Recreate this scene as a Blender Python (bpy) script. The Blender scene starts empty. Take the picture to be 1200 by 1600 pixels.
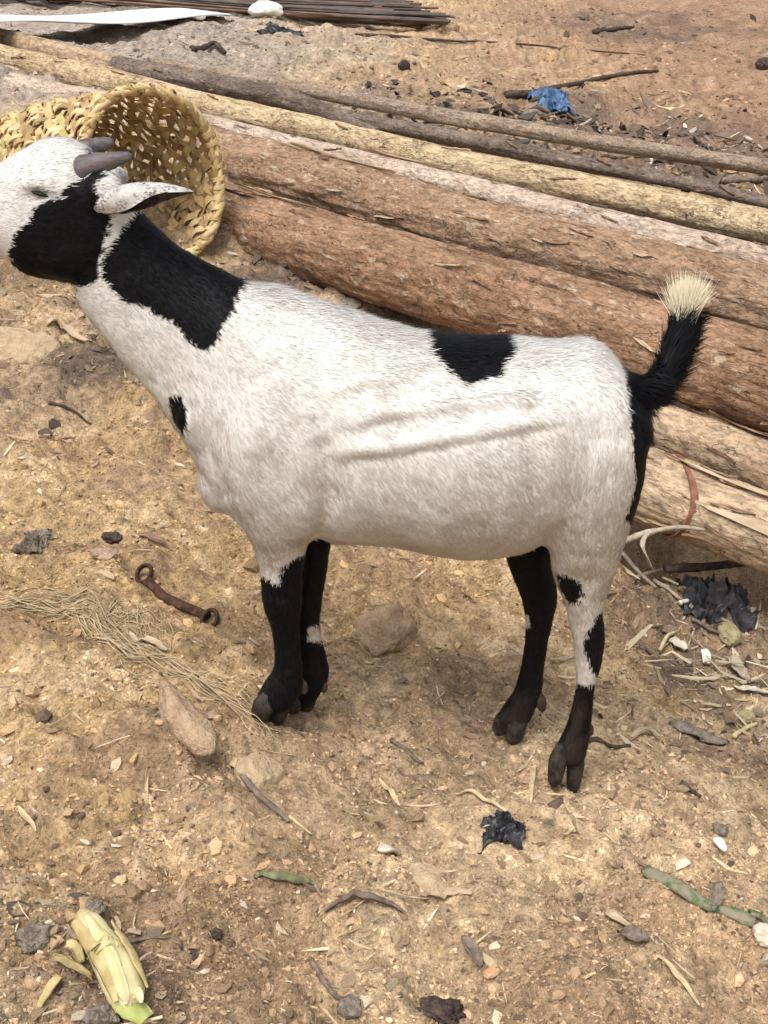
import bpy, math, random
import numpy as np
from mathutils import Vector, Matrix

random.seed(7)
rng = np.random.default_rng(7)
scene = bpy.context.scene
COL = scene.collection
R = math.radians

# ------------------------------------------------------------------ camera
PITCH = R(22.0)
CAMZ = 1.25
FPX = 800 / math.tan(R(22.0))           # focal length in photograph pixels (1200 x 1600)
cam_d = bpy.data.cameras.new('camera')
cam = bpy.data.objects.new('camera', cam_d)
COL.objects.link(cam)
cam.location = (0, 0, CAMZ)
cam.rotation_euler = (R(90) - PITCH, 0, 0)
cam_d.sensor_fit = 'VERTICAL'
cam_d.sensor_height = 36
cam_d.lens = 18 / math.tan(R(22.0))
cam_d.clip_start = 0.05
cam_d.clip_end = 500
scene.camera = cam

# ------------------------------------------------------------------ sky and sun (overcast)
SUN_EL, SUN_AZ = R(62), R(205)           # azimuth clockwise from +Y
world = bpy.data.worlds.new('World')
scene.world = world
world.use_nodes = True
wn = world.node_tree
for n in list(wn.nodes):
    wn.nodes.remove(n)
sky = wn.nodes.new('ShaderNodeTexSky')
sky.sky_type = 'NISHITA'
sky.sun_disc = False
sky.sun_elevation = SUN_EL
sky.sun_rotation = SUN_AZ
sky.air_density = 1.0
sky.dust_density = 4.0
sky.ozone_density = 1.0
hs = wn.nodes.new('ShaderNodeHueSaturation')
hs.inputs['Saturation'].default_value = 0.22
bg = wn.nodes.new('ShaderNodeBackground')
bg.inputs['Strength'].default_value = 0.085
wo = wn.nodes.new('ShaderNodeOutputWorld')
wn.links.new(sky.outputs[0], hs.inputs['Color'])
wn.links.new(hs.outputs[0], bg.inputs['Color'])
wn.links.new(bg.outputs[0], wo.inputs['Surface'])
sun_d = bpy.data.lights.new('sun', 'SUN')
sun_d.energy = 1.5
sun_d.angle = R(35)
sun_d.color = (1.0, 0.965, 0.91)
sun = bpy.data.objects.new('sun', sun_d)
COL.objects.link(sun)
sd = Vector((math.sin(SUN_AZ) * math.cos(SUN_EL), math.cos(SUN_AZ) * math.cos(SUN_EL), math.sin(SUN_EL)))
sun.rotation_euler = sd.to_track_quat('Z', 'Y').to_euler()
sun.location = (0, 0, 8)

vs = scene.view_settings
vs.view_transform = 'Standard'
vs.look = 'None'
vs.exposure = 1.05
vs.gamma = 1.0
vs.use_curve_mapping = False

# ------------------------------------------------------------------ pixel helpers
CP, SP = math.cos(PITCH), math.sin(PITCH)

def ray(px, py):
    dx = (px - 600) / FPX
    dy = (800 - py) / FPX
    return np.array([dx, CP + dy * SP, -SP + dy * CP])

def at(px, py, Y):
    """point on the upright plane y = Y seen at a photograph pixel"""
    d = ray(px, py)
    t = Y / d[1]
    return np.array([d[0] * t, Y, CAMZ + d[2] * t])

def proj(P):
    P = np.asarray(P, float)
    x, y, z = P[..., 0], P[..., 1], P[..., 2] - CAMZ
    f = y * CP - z * SP
    u = y * SP + z * CP
    return 600 + FPX * x / f, 800 - FPX * u / f

# ------------------------------------------------------------------ noise
def _hash(ix, iy, iz, seed):
    h = (ix.astype(np.uint32) * np.uint32(374761393) + iy.astype(np.uint32) * np.uint32(668265263)
         + iz.astype(np.uint32) * np.uint32(2246822519) + np.uint32((seed * 3266489917) & 0xffffffff))
    h = (h ^ (h >> np.uint32(13))) * np.uint32(1274126177)
    h = h ^ (h >> np.uint32(16))
    return (h & np.uint32(0xffff)).astype(np.float32) / 65535.0

def vn3(x, y, z, seed=0):
    x = np.asarray(x, float); y = np.asarray(y, float); z = np.asarray(z, float)
    x, y, z = np.broadcast_arrays(x, y, z)
    fx, fy, fz = np.floor(x), np.floor(y), np.floor(z)
    tx, ty, tz = x - fx, y - fy, z - fz
    ix, iy, iz = fx.astype(np.int64), fy.astype(np.int64), fz.astype(np.int64)
    sx, sy, sz = [t * t * t * (t * (t * 6 - 15) + 10) for t in (tx, ty, tz)]
    out = 0
    for a in (0, 1):
        for b in (0, 1):
            for c in (0, 1):
                w = (sx if a else 1 - sx) * (sy if b else 1 - sy) * (sz if c else 1 - sz)
                out = out + w * _hash(ix + a, iy + b, iz + c, seed)
    return out * 2 - 1

def fbm(x, y, z=0.0, octv=4, seed=0, gain=0.5):
    s, a, f = 0, 1.0, 1.0
    for i in range(octv):
        s = s + a * vn3(np.asarray(x) * f, np.asarray(y) * f, np.asarray(z) * f, seed + i * 17)
        a *= gain
        f *= 2.03
    return s

def smooth(a, b, x):
    t = np.clip((np.asarray(x, float) - a) / (b - a), 0, 1)
    return t * t * (3 - 2 * t)

# ------------------------------------------------------------------ mesh helpers
def link(o, parent=None):
    COL.objects.link(o)
    if parent is not None:
        o.parent = parent
    return o

def tag(o, label=None, cat=None, group=None, kind=None):
    if label: o['label'] = label
    if cat: o['category'] = cat
    if group: o['group'] = group
    if kind: o['kind'] = kind
    return o

def mesh_np(name, V, F, mat=None, parent=None, smooth_=True, col=None, nrm=None):
    """V (n,3), F (m,k) uniform faces; col (n,3) point colours"""
    V = np.ascontiguousarray(V, np.float32); F = np.ascontiguousarray(F, np.int32)
    me = bpy.data.meshes.new(name)
    m, k = F.shape
    me.vertices.add(len(V)); me.vertices.foreach_set('co', V.ravel())
    me.loops.add(m * k); me.loops.foreach_set('vertex_index', F.ravel())
    me.polygons.add(m)
    me.polygons.foreach_set('loop_start', np.arange(0, m * k, k, dtype=np.int32))
    me.polygons.foreach_set('loop_total', np.full(m, k, np.int32))
    me.polygons.foreach_set('use_smooth', np.full(m, bool(smooth_)))
    me.update(calc_edges=True)
    if col is not None:
        set_col(me, col)
    if nrm is not None:
        me.normals_split_custom_set_from_vertices(np.ascontiguousarray(nrm, np.float32))
    if mat is not None:
        me.materials.append(mat)
    o = bpy.data.objects.new(name, me)
    return link(o, parent)

def set_col(me, col):
    a = me.color_attributes.new('col', 'FLOAT_COLOR', 'POINT')
    c = np.ones((len(me.vertices), 4), np.float32)
    c[:, :3] = col
    a.data.foreach_set('color', c.ravel())

def empty(name, loc=(0, 0, 0)):
    o = bpy.data.objects.new(name, None)
    o.location = loc
    o.empty_display_size = 0.05
    return link(o)

def mesh_py(name, verts, faces, mat=None, parent=None, smooth_=True, local=None):
    me = bpy.data.meshes.new(name)
    me.from_pydata([tuple(v) for v in verts], [], faces)
    me.polygons.foreach_set('use_smooth', [smooth_] * len(me.polygons))
    me.update()
    if mat: me.materials.append(mat)
    o = bpy.data.objects.new(name, me)
    return link(o, parent)

def frame_path(P):
    """tangent, side, up along polyline P (n,3)"""
    P = np.asarray(P, float)
    T = np.gradient(P, axis=0)
    T /= np.linalg.norm(T, axis=1)[:, None] + 1e-9
    up = np.array([0.03, 0.02, 1.0])
    S = np.cross(T, up); S /= np.linalg.norm(S, axis=1)[:, None] + 1e-9
    U = np.cross(S, T)
    return T, S, U

def catmull(P, n):
    """resample rows of P (any width) with a Catmull-Rom spline, n points per span"""
    P = np.asarray(P, float)
    Q = np.vstack([2 * P[0] - P[1], P, 2 * P[-1] - P[-2]])
    out = []
    for i in range(1, len(Q) - 2):
        p0, p1, p2, p3 = Q[i - 1], Q[i], Q[i + 1], Q[i + 2]
        for j in range(n):
            t = j / n
            out.append(0.5 * ((2 * p1) + (-p0 + p2) * t + (2 * p0 - 5 * p1 + 4 * p2 - p3) * t * t + (-p0 + 3 * p1 - 3 * p2 + p3) * t ** 3))
    out.append(P[-1])
    return np.array(out)

def tube_geo(P, rad, n=10, flat=1.0, rough=0.0, seed=0, cap=True):
    """tube along P with radii rad; flat scales the up axis; returns V, F(quads as lists)"""
    P = np.asarray(P, float); rad = np.broadcast_to(np.asarray(rad, float), (len(P),))
    T, S, U = frame_path(P)
    th = np.linspace(0, 2 * np.pi, n, endpoint=False)
    V = P[:, None] + rad[:, None, None] * (np.cos(th)[None, :, None] * S[:, None] + flat * np.sin(th)[None, :, None] * U[:, None])
    if rough:
        f = 1.0 / max(rad.mean(), 1e-4) * 0.6
        nn = fbm(V[..., 0] * f, V[..., 1] * f, V[..., 2] * f, 2, seed)
        V = V + (V - P[:, None]) * (rough * nn[..., None])
    m = len(P)
    V = V.reshape(-1, 3)
    F = []
    for i in range(m - 1):
        for j in range(n):
            F.append([i * n + j, i * n + (j + 1) % n, (i + 1) * n + (j + 1) % n, (i + 1) * n + j])
    if cap:
        F.append(list(range(n))[::-1])
        F.append([(m - 1) * n + j for j in range(n)])
    return V, F

# ------------------------------------------------------------------ material helpers
def new_mat(name):
    m = bpy.data.materials.new(name)
    m.use_nodes = True
    nt = m.node_tree
    b = nt.nodes['Principled BSDF']
    return m, nt, b

def N(nt, t, **kw):
    n = nt.nodes.new(t)
    for k, v in kw.items():
        setattr(n, k, v)
    return n

def ramp(nt, src, stops):
    r = N(nt, 'ShaderNodeValToRGB')
    els = r.color_ramp.elements
    while len(els) < len(stops):
        els.new(0.5)
    for e, (p, c) in zip(els, stops):
        e.position = p
        e.color = (*c, 1) if len(c) == 3 else c
    nt.links.new(src, r.inputs[0])
    return r.outputs[0]

def g(v): return (v, v, v)

def noise(nt, vec, scale, detail=4, rough=0.55, dist=0.0):
    n = N(nt, 'ShaderNodeTexNoise')
    n.inputs['Scale'].default_value = scale
    n.inputs['Detail'].default_value = detail
    n.inputs['Roughness'].default_value = rough
    n.inputs['Distortion'].default_value = dist
    if vec is not None: nt.links.new(vec, n.inputs['Vector'])
    return n.outputs['Fac']

def mix(nt, fac, a, b, mode='MIX'):
    m = N(nt, 'ShaderNodeMix', data_type='RGBA', blend_type=mode)
    for sock, v in ((m.inputs[0], fac), (m.inputs[6], a), (m.inputs[7], b)):
        if hasattr(v, 'links') or hasattr(v, 'is_linked'):
            nt.links.new(v, sock)
        elif isinstance(v, (int, float)):
            sock.default_value = v
        else:
            sock.default_value = (*v, 1)
    return m.outputs[2]

def bump(nt, h, strength=0.5, dist=0.01, normal=None):
    b = N(nt, 'ShaderNodeBump')
    b.inputs['Strength'].default_value = strength
    b.inputs['Distance'].default_value = dist
    nt.links.new(h, b.inputs['Height'])
    if normal is not None: nt.links.new(normal, b.inputs['Normal'])
    return b.outputs[0]

def objco(nt, scale=(1, 1, 1)):
    tc = N(nt, 'ShaderNodeTexCoord')
    mp = N(nt, 'ShaderNodeMapping')
    mp.inputs['Scale'].default_value = scale
    nt.links.new(tc.outputs['Object'], mp.inputs[0])
    return mp.outputs[0]

def plain_mat(name, c1, c2, scale=40, rough=0.85, bstr=0.4, bdist=0.003, spec=0.25, stretch=(1, 1, 1), detail=4, lo=.34, hi=.66):
    """two-tone mottled matter with a fine relief"""
    m, nt, b = new_mat(name)
    v = objco(nt, stretch)
    f = noise(nt, v, scale, detail, 0.6)
    c = ramp(nt, f, [(lo, c1), (hi, c2)])
    nt.links.new(c, b.inputs['Base Color'])
    b.inputs['Roughness'].default_value = rough
    b.inputs['Specular IOR Level'].default_value = spec
    f2 = noise(nt, v, scale * 3, 3, 0.6)
    nt.links.new(bump(nt, f2, bstr, bdist), b.inputs['Normal'])
    return m

def attr_mat(name, rough=0.9, spec=0.2, fine=0.0, fscale=300):
    """colour from the point attribute 'col', fine mottling on top"""
    m, nt, b = new_mat(name)
    a = N(nt, 'ShaderNodeAttribute'); a.attribute_name = 'col'
    src = a.outputs['Color']
    if fine:
        f = noise(nt, objco(nt), fscale, 3, 0.6)
        k = ramp(nt, f, [(0.25, g(1 - fine)), (0.75, g(1 + fine))])
        src = mix(nt, 1.0, src, k, 'MULTIPLY')
    nt.links.new(src, b.inputs['Base Color'])
    b.inputs['Roughness'].default_value = rough
    b.inputs['Specular IOR Level'].default_value = spec
    return m

# ================================================================== GROUND
_py = np.array([-40, -5, 0.0, 0.6, 1.0, 1.4, 1.75, 2.1, 2.5, 3.0, 3.7, 4.6, 5.5, 7.0, 10.0, 20, 60, 200])
_pz = np.array([-1.2, -.35, -.06, .05, .10, .135, .15, .16, .21, .37, .56, .84, .95, 1.08, 1.29, 1.9, 3.6, 8.0])
_ay = np.array([-40, 0, 3.0, 4.6, 6.0, 10, 60])
_az = np.array([-.05, -.22, -.22, -.15, -.075, -.03, -.01])

def base_h(x, y):
    x = np.asarray(x, float); y = np.asarray(y, float)
    # softened profile
    p = sum(np.interp(y + o, _py, _pz) for o in (-.18, -.09, 0, .09, .18)) / 5
    a = np.interp(y, _ay, _az)
    xs = 1.6 * np.tanh(x / 1.6) + 0.15 * (x - 1.6 * np.tanh(x / 1.6))
    h = p + a * xs
    # hollow under the log pile
    h = h - 1.10 * np.exp(-(((x - 1.42) / .84) ** 8 + ((y - 3.05) / .50) ** 8))
    return h

def relief(x, y):
    near = smooth(9, 3, y)
    h = 0.026 * fbm(x * 3.1, y * 3.1, 0, 3, 3) + 0.013 * fbm(x * 11, y * 11, 0, 3, 11)
    lump = fbm(x * 8 + 4, y * 8, 2, 2, 51)
    h = h + 0.020 * smooth(.30, .85, lump)
    cl = fbm(x * 36, y * 36, 0, 3, 23)
    h = h + near * (0.0055 * cl + 0.0050 * np.maximum(fbm(x * 75, y * 75, 0, 2, 31), 0.05) - 0.007 * smooth(.35, .8, fbm(x * 30, y * 30, 3, 2, 37)))
    # shallow scarp at the left, where dry roots hang out
    e = (y - 1.66) - 0.10 * fbm(x * 5, 0, 0, 2, 77) + 0.42 * (x + 0.42)
    m = smooth(-.10, -.25, x) * smooth(1.25, 1.4, y) * smooth(2.1, 1.9, y)
    h = h + 0.038 * m * (smooth(-.05, .03, e) - 0.5)
    return h

FEET = [('front near', 414, 1130, 1.715), ('front far', 466, 1112, 1.785), ('hind near', 882, 1234, 1.69), ('hind far', 795, 1160, 1.80)]
_fp = np.array([at(px, py, Y) for _, px, py, Y in FEET])
_res = _fp[:, 2] - (base_h(_fp[:, 0], _fp[:, 1]) + relief(_fp[:, 0], _fp[:, 1]))
_G = np.exp(-((_fp[:, None, :2] - _fp[None, :, :2]) ** 2).sum(-1) / 0.17 ** 2)
_w = np.linalg.solve(_G, _res)

def H(x, y):
    x = np.asarray(x, float); y = np.asarray(y, float)
    h = base_h(x, y) + relief(x, y)
    for (fx, fy, _), w in zip(_fp, _w):
        h = h + w * np.exp(-((x - fx) ** 2 + (y - fy) ** 2) / 0.17 ** 2)
    return h

gx = gy = GZ = None
def Hq(x, y):
    """bilinear reading of the finished ground mesh"""
    i = np.clip(np.searchsorted(gx, x) - 1, 0, len(gx) - 2); j = np.clip(np.searchsorted(gy, y) - 1, 0, len(gy) - 2)
    u = (x - gx[i]) / (gx[i + 1] - gx[i]); v = (y - gy[j]) / (gy[j + 1] - gy[j])
    return (GZ[j, i] * (1 - u) + GZ[j, i + 1] * u) * (1 - v) + (GZ[j + 1, i] * (1 - u) + GZ[j + 1, i + 1] * u) * v

_TS = np.geomspace(0.8, 80, 900)
def gp(px, py):
    """ground point seen at a photograph pixel"""
    d = ray(px, py)
    P = np.array([0, 0, CAMZ]) + _TS[:, None] * d
    e = P[:, 2] - Hq(P[:, 0], P[:, 1])
    below = e < 0
    i = max(int(np.argmax(below)), 1) if below.any() else len(_TS) - 1
    a, b = _TS[i - 1], _TS[i]
    f = e[i - 1] / (e[i - 1] - e[i] + 1e-12)
    return np.array([0, 0, CAMZ]) + (a + (b - a) * np.clip(f, 0, 1)) * d

def gn(x, y, e=0.03):
    dx = (Hq(x + e, y) - Hq(x - e, y)) / (2 * e)
    dy = (Hq(x, y + e) - Hq(x, y - e)) / (2 * e)
    n = np.stack([-dx, -dy, np.ones_like(dx)], -1)
    return n / np.linalg.norm(n, axis=-1)[..., None]

def soil_colour(x, y):
    ochre = np.array([.53, .37, .19]); tan = np.array([.55, .405, .24]); brown = np.array([.30, .205, .125])
    red = np.array([.32, .20, .13]); grey = np.array([.38, .325, .265]); dark = np.array([.13, .095, .07])
    n1 = fbm(x * 2.2, y * 2.2, 0, 4, 101); n2 = fbm(x * 7, y * 7, 0, 4, 131); n3 = fbm(x * 28, y * 28, 0, 3, 151)
    c = ochre + (tan - ochre) * smooth(-.35, .5, n1)[..., None]
    rb_ = fbm(x * 4.3 + 9, y * 4.3, 0, 3, 171)
    c = c + (np.array([.46, .30, .17]) - c) * (.5 * smooth(.05, .7, rb_ + .3 * n3))[..., None]
    c = c + (brown - c) * (0.70 * smooth(.15, .95, n2 + .65 * n3))[..., None]
    c = c + (np.array([.63, .48, .30]) - c) * (.5 * smooth(.25, .8, -n2 + .5 * n3))[..., None]
    c = c + (brown - c) * (0.22 * smooth(1.45, 1.1, y))[..., None]
    pit_shade = np.exp(-(((x - 1.42) / .83) ** 8 + ((y - 3.05) / .49) ** 8))
    c = c + (np.array([.06, .045, .035]) - c) * (.9 * pit_shade)[..., None]  # shade of the hollow beneath the logs, painted into the soil colour
    far = smooth(3.6, 4.8, y)
    tr = np.clip(far * smooth(-.6, 1.6, x + .35 * n1), 0, 1)
    c = c + (red - c) * (0.85 * tr)[..., None]
    gr = far * smooth(.3, -.8, x + .3 * n1) * 0.9
    c = c + (grey - c) * gr[..., None]
    # trampled dark litter: right of the hind legs, left below the basket, round the blue scrap
    for cx, cy, sx, sy, k in ((.72, 2.25, .28, .36, .85), (-.78, 2.95, .30, .30, .8), (.72, 4.85, .8, .55, .95), (-.2, 3.45, .9, .35, .7), (1.5, 8.2, .6, .9, .7), (1.3, 3.9, .7, .3, .5), (-.42, 1.18, .16, .16, .6)):
        w = np.exp(-(((x - cx) / sx) ** 2 + ((y - cy) / sy) ** 2)) * k
        w = np.clip(w * (1.1 + .9 * n2 + .5 * n3), 0, .92)
        c = c + (dark * 1.25 - c) * w[..., None]
    n4 = fbm(x * 95, y * 95, 0, 2, 181)
    return np.clip(c * (1 + .22 * n3 + .22 * n4)[..., None] * np.array([1.05, 1.035, 1.08]), .02, .8)

def geo_axis(a, b, step, lo, hi, ratio):
    mid = np.arange(a, b, step)
    up, s, v = [], step, mid[-1]
    while v < hi:
        s *= ratio; v += s; up.append(v)
    dn, s, v = [], step, mid[0]
    while v > lo:
        s *= ratio; v -= s; dn.append(v)
    return np.concatenate([dn[::-1], mid, up])

gx = geo_axis(-1.0, 1.0, 0.0062, -90, 90, 1.045)
gy = np.concatenate([geo_axis(1.0, 3.0, 0.0062, -30, 3.0, 1.07), geo_axis(3.0, 3.02, 0.0062, 2.999, 190, 1.019)[1:]])
gy = np.unique(np.round(gy, 5)); gy = gy[np.concatenate([[True], np.diff(gy) > .003])]
GX, GY = np.meshgrid(gx, gy)
GZ = H(GX, GY)
V = np.stack([GX, GY, GZ], -1).reshape(-1, 3)
nx, ny = len(gx), len(gy)
ii = (np.arange(ny - 1)[:, None] * nx + np.arange(nx - 1)[None]).ravel()
F = np.stack([ii, ii + 1, ii + nx + 1, ii + nx], 1)
m_ground, nt, b = new_mat('dry_soil')
a = N(nt, 'ShaderNodeAttribute'); a.attribute_name = 'col'
v = objco(nt)
f1 = noise(nt, v, 45, 6, 0.7)
f2 = noise(nt, v, 190, 5, 0.7)
k1 = ramp(nt, f1, [(0.32, g(.52)), (0.5, g(1.0)), (0.70, g(1.3))])
k2 = ramp(nt, f2, [(0.30, g(.42)), (0.48, g(1.0)), (0.72, g(1.35))])
c = mix(nt, 1.0, a.outputs['Color'], k1, 'MULTIPLY')
c = mix(nt, 1.0, c, k2, 'MULTIPLY')
vo = N(nt, 'ShaderNodeTexVoronoi'); vo.inputs['Scale'].default_value = 130
nt.links.new(v, vo.inputs['Vector'])
sp = ramp(nt, vo.outputs['Distance'], [(0.05, g(1.0)), (0.16, g(0.0))])
sel = N(nt, 'ShaderNodeSeparateColor'); nt.links.new(vo.outputs['Color'], sel.inputs[0])
se = ramp(nt, sel.outputs[0], [(0.80, g(0)), (0.84, g(1))])
spk = mix(nt, 1.0, sp, se, 'MULTIPLY')
c = mix(nt, spk, c, (.62, .49, .34))
nt.links.new(c, b.inputs['Base Color'])
b.inputs['Roughness'].default_value = .95
b.inputs['Specular IOR Level'].default_value = .12
nb = bump(nt, f2, 1.0, .009)
nb = bump(nt, f1, .35, .008, nb)
nt.links.new(nb, b.inputs['Normal'])
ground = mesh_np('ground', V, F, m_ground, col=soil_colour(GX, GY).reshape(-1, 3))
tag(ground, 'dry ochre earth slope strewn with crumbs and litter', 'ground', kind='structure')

# ================================================================== LOGS
def bark_mat(name, cA, cB, cC, crack=.5, scale=1.0, patch=.5):
    """flaking bark: two browns, pale patches where the outer layer is gone, dark cracks along the grain"""
    m, nt, b = new_mat(name)
    v = objco(nt, (.52, 1, 1))
    vl = objco(nt, (.10, 1, 1))
    big = noise(nt, v, 9 * scale, 5, .65, .4)
    mid = noise(nt, v, 34 * scale, 5, .65, .6)
    fine = noise(nt, v, 130 * scale, 4, .7)
    grain = noise(nt, vl, 70 * scale, 5, .7, .3)
    c = ramp(nt, big, [(.32, cA), (.62, cB)])
    pm = ramp(nt, mid, [(patch, g(0)), (patch + .09, g(1))])
    c = mix(nt, pm, c, cC)
    k = ramp(nt, fine, [(.32, g(.58)), (.5, g(1)), (.72, g(1.25))])
    c = mix(nt, 1.0, c, k, 'MULTIPLY')
    km = ramp(nt, noise(nt, v, 42 * scale, 3, .6, 1.5), [(.36, g(.68)), (.5, g(1)), (.66, g(1.18))])
    c = mix(nt, 1.0, c, km, 'MULTIPLY')
    vo = N(nt, 'ShaderNodeTexVoronoi', feature='DISTANCE_TO_EDGE'); vo.inputs['Scale'].default_value = 26 * scale
    vd = N(nt, 'ShaderNodeVectorMath', operation='ADD')
    nz = N(nt, 'ShaderNodeTexNoise'); nz.inputs['Scale'].default_value = 22 * scale; nz.inputs['Detail'].default_value = 3
    nt.links.new(v, nz.inputs['Vector'])
    sc = N(nt, 'ShaderNodeVectorMath', operation='SCALE'); sc.inputs['Scale'].default_value = .10
    nt.links.new(nz.outputs['Color'], sc.inputs[0])
    nt.links.new(v, vd.inputs[0]); nt.links.new(sc.outputs[0], vd.inputs[1])
    nt.links.new(vd.outputs[0], vo.inputs['Vector'])
    ck = ramp(nt, vo.outputs['Distance'], [(0.0, g(1)), (.035, g(0))])
    cm = ramp(nt, noise(nt, v, 14 * scale, 3, .6), [(.47, g(0)), (.62, g(1))])
    ckm = mix(nt, 1.0, ck, cm, 'MULTIPLY')
    gk = ramp(nt, grain, [(.33, g(1)), (.40, g(0))])
    dk = mix(nt, 1.0, ckm, gk, 'ADD')
    fac = N(nt, 'ShaderNodeMath', operation='MULTIPLY'); fac.inputs[1].default_value = crack
    fac.use_clamp = True
    nt.links.new(dk, fac.inputs[0])
    c = mix(nt, fac.outputs[0], c, (.05, .03, .02))
    nt.links.new(c, b.inputs['Base Color'])
    b.inputs['Roughness'].default_value = .88
    b.inputs['Specular IOR Level'].default_value = .18
    nb = bump(nt, fine, .5, .004)
    nb = bump(nt, mid, .7, .018, nb)
    iv = N(nt, 'ShaderNodeMath', operation='SUBTRACT'); iv.inputs[0].default_value = 1
    nt.links.new(fac.outputs[0], iv.inputs[1])
    nb = bump(nt, iv.outputs[0], .6, .008, nb)
    nt.links.new(nb, b.inputs['Normal'])
    return m

M_RED = bark_mat('red_brown_bark', (.205, .118, .072), (.335, .205, .128), (.43, .325, .235), .8, 1.15, .57)
M_RED2 = bark_mat('mixed_brown_bark', (.215, .13, .083), (.35, .23, .15), (.44, .345, .255), .8, 1.2, .555)
M_YEL = bark_mat('yellow_peeled_bark', (.40, .29, .17), (.54, .42, .27), (.25, .17, .105), .9, 1.3, .57)
M_PINK = bark_mat('pale_pink_bark', (.40, .30, .23), (.51, .41, .33), (.34, .225, .155), .7, 1.1, .57)
M_TAN = bark_mat('pale_tan_bark', (.36, .255, .165), (.47, .35, .235), (.27, .185, .125), .55, 1.0, .63)
M_DARK = bark_mat('weathered_grey_bark', (.11, .082, .065), (.23, .175, .14), (.31, .245, .195), .8, 1.6, .60)
M_THIN = bark_mat('thin_pole_bark', (.24, .175, .125), (.38, .295, .225), (.13, .09, .065), .7, 1.8, .62)
M_WOOD = plain_mat('sawn_wood', (.30, .21, .13), (.46, .34, .22), 60, .85, .4, .002, .2, (1, 3, 3))
M_WOODG = plain_mat('grey_sawn_wood', (.10, .085, .075), (.22, .18, .15), 60, .9, .4, .002, .2, (1, 3, 3))
M_FLAKE = plain_mat('loose_bark', (.15, .09, .06), (.32, .21, .14), 50, .9, .6, .004, .15, (.3, 1, 1))
M_FLAKEP = plain_mat('pale_loose_bark', (.36, .26, .17), (.52, .41, .29), 50, .9, .5, .003, .15, (.3, 1, 1))

LOGS = {}

def make_log(name, pts, label, mat, endmat, ext=(0, 0), lump=.035, seg=.010, nth=72, seed=0, group=None, bend=.006):
    """pts: (px, py, radius px, Y). Straight tapered trunk whose local x runs along the grain."""
    C = []; rr = []
    for px, py, rp, Y in pts:
        p = at(px, py, Y)
        depth = (p[1] * CP - (p[2] - CAMZ) * SP)
        C.append(p); rr.append(rp * depth / FPX)
    C = np.array(C); rr = np.array(rr)
    A, B = C[0], C[-1]
    ax = B - A; L = np.linalg.norm(ax); ax /= L
    A = A - ax * ext[0]; L2 = L + ext[0] + ext[1]
    s_pts = (C - A) @ ax
    side = np.cross((0, 0, 1), ax); side /= np.linalg.norm(side); up = np.cross(ax, side)
    off_s = (C - A) @ side; off_u = (C - A) @ up
    n = max(int(L2 / seg), 8)
    s = np.linspace(0, L2, n + 1)
    rad = np.interp(s, s_pts, rr)
    os_ = np.interp(s, s_pts, off_s); ou = np.interp(s, s_pts, off_u)
    k = max(3, int(.25 / seg)) | 1
    ker = np.ones(k) / k
    pad = lambda q: np.convolve(np.pad(q, k // 2, mode='edge'), ker, 'valid')
    rad, os_, ou = pad(rad), pad(os_), pad(ou)
    os_ = os_ + bend * fbm(s * 1.6, seed, 0, 2, seed); ou = ou + bend * fbm(s * 1.6, seed + 9, 0, 2, seed + 5)
    th = np.linspace(0, 2 * np.pi, nth, endpoint=False)
    cy, cz = np.cos(th), np.sin(th)
    S_, CY = np.meshgrid(s, cy, indexing='ij'); _, CZ = np.meshgrid(s, cz, indexing='ij')
    rm = rad.mean()
    d = (lump * fbm(S_ * 2.2, CY * 1.2 + 7, CZ * 1.2, 3, seed + 1)
         + .028 * fbm(S_ * 12, CY * rm * 40 , CZ * rm * 40, 3, seed + 2)
         + .020 * fbm(S_ * 9, CY * rm * 110, CZ * rm * 110, 2, seed + 3)
         - .035 * smooth(.80, .97, 1 - np.abs(fbm(S_ * 3.0, CY * rm * 46 + 11, CZ * rm * 46, 2, seed + 12))) * smooth(-.1, .4, fbm(S_ * 3, CY * 2, CZ * 2 + 5, 2, seed + 14)))
    pl = fbm(S_ * 16, CY * rm * 38 + 3, CZ * rm * 38, 3, seed + 4)
    d = d + .022 * smooth(.02, .10, pl) - .03 * smooth(.35, .42, fbm(S_ * 7, CY * rm * 60, CZ * rm * 60, 2, seed + 8))
    RR = rad[:, None] * (1 + d)
    V = np.stack([S_, os_[:, None] + RR * CY, ou[:, None] + RR * CZ], -1).reshape(-1, 3)
    i0 = (np.arange(n)[:, None] * nth + np.arange(nth)[None]).ravel()
    i1 = (np.arange(n)[:, None] * nth + ((np.arange(nth) + 1) % nth)[None]).ravel()
    F = np.stack([i0, i1, i1 + nth, i0 + nth], 1)
    root = empty(name, tuple(A))
    M = Matrix(((ax[0], side[0], up[0]), (ax[1], side[1], up[1]), (ax[2], side[2], up[2])))
    # local axes: x grain, y side, z up
    root.rotation_mode = 'QUATERNION'
    root.rotation_quaternion = M.to_quaternion()
    tag(root, label, 'log', group)
    mesh_np('bark', V, F, mat, root)
    for e in (0, n):
        ring = V[e * nth:(e + 1) * nth]
        c0 = ring.mean(0)
        sg = -1 if e == 0 else 1
        rings = [ring, c0 + (ring - c0) * .93 + [sg * .004, 0, 0], c0 + (ring - c0) * .5 + [sg * .006, 0, 0]]
        VV = np.vstack(rings + [c0[None] + [sg * .005, 0, 0]])
        FF = []
        for q in range(2):
            for j in range(nth):
                a_, b_ = q * nth + j, q * nth + (j + 1) % nth
                FF.append([a_, b_, b_ + nth, a_ + nth])
        for j in range(nth):
            FF.append([2 * nth + j, 2 * nth + (j + 1) % nth, 3 * nth])
        if sg < 0: FF = [f[::-1] for f in FF]
        mesh_py('cut_end', VV, FF, endmat, root, False)
    LOGS[label] = dict(root=root, s=s, rad=rad, os=os_, ou=ou, A=A, ax=ax, side=side, up=up, L=L2)
    return root, LOGS[label]

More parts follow.
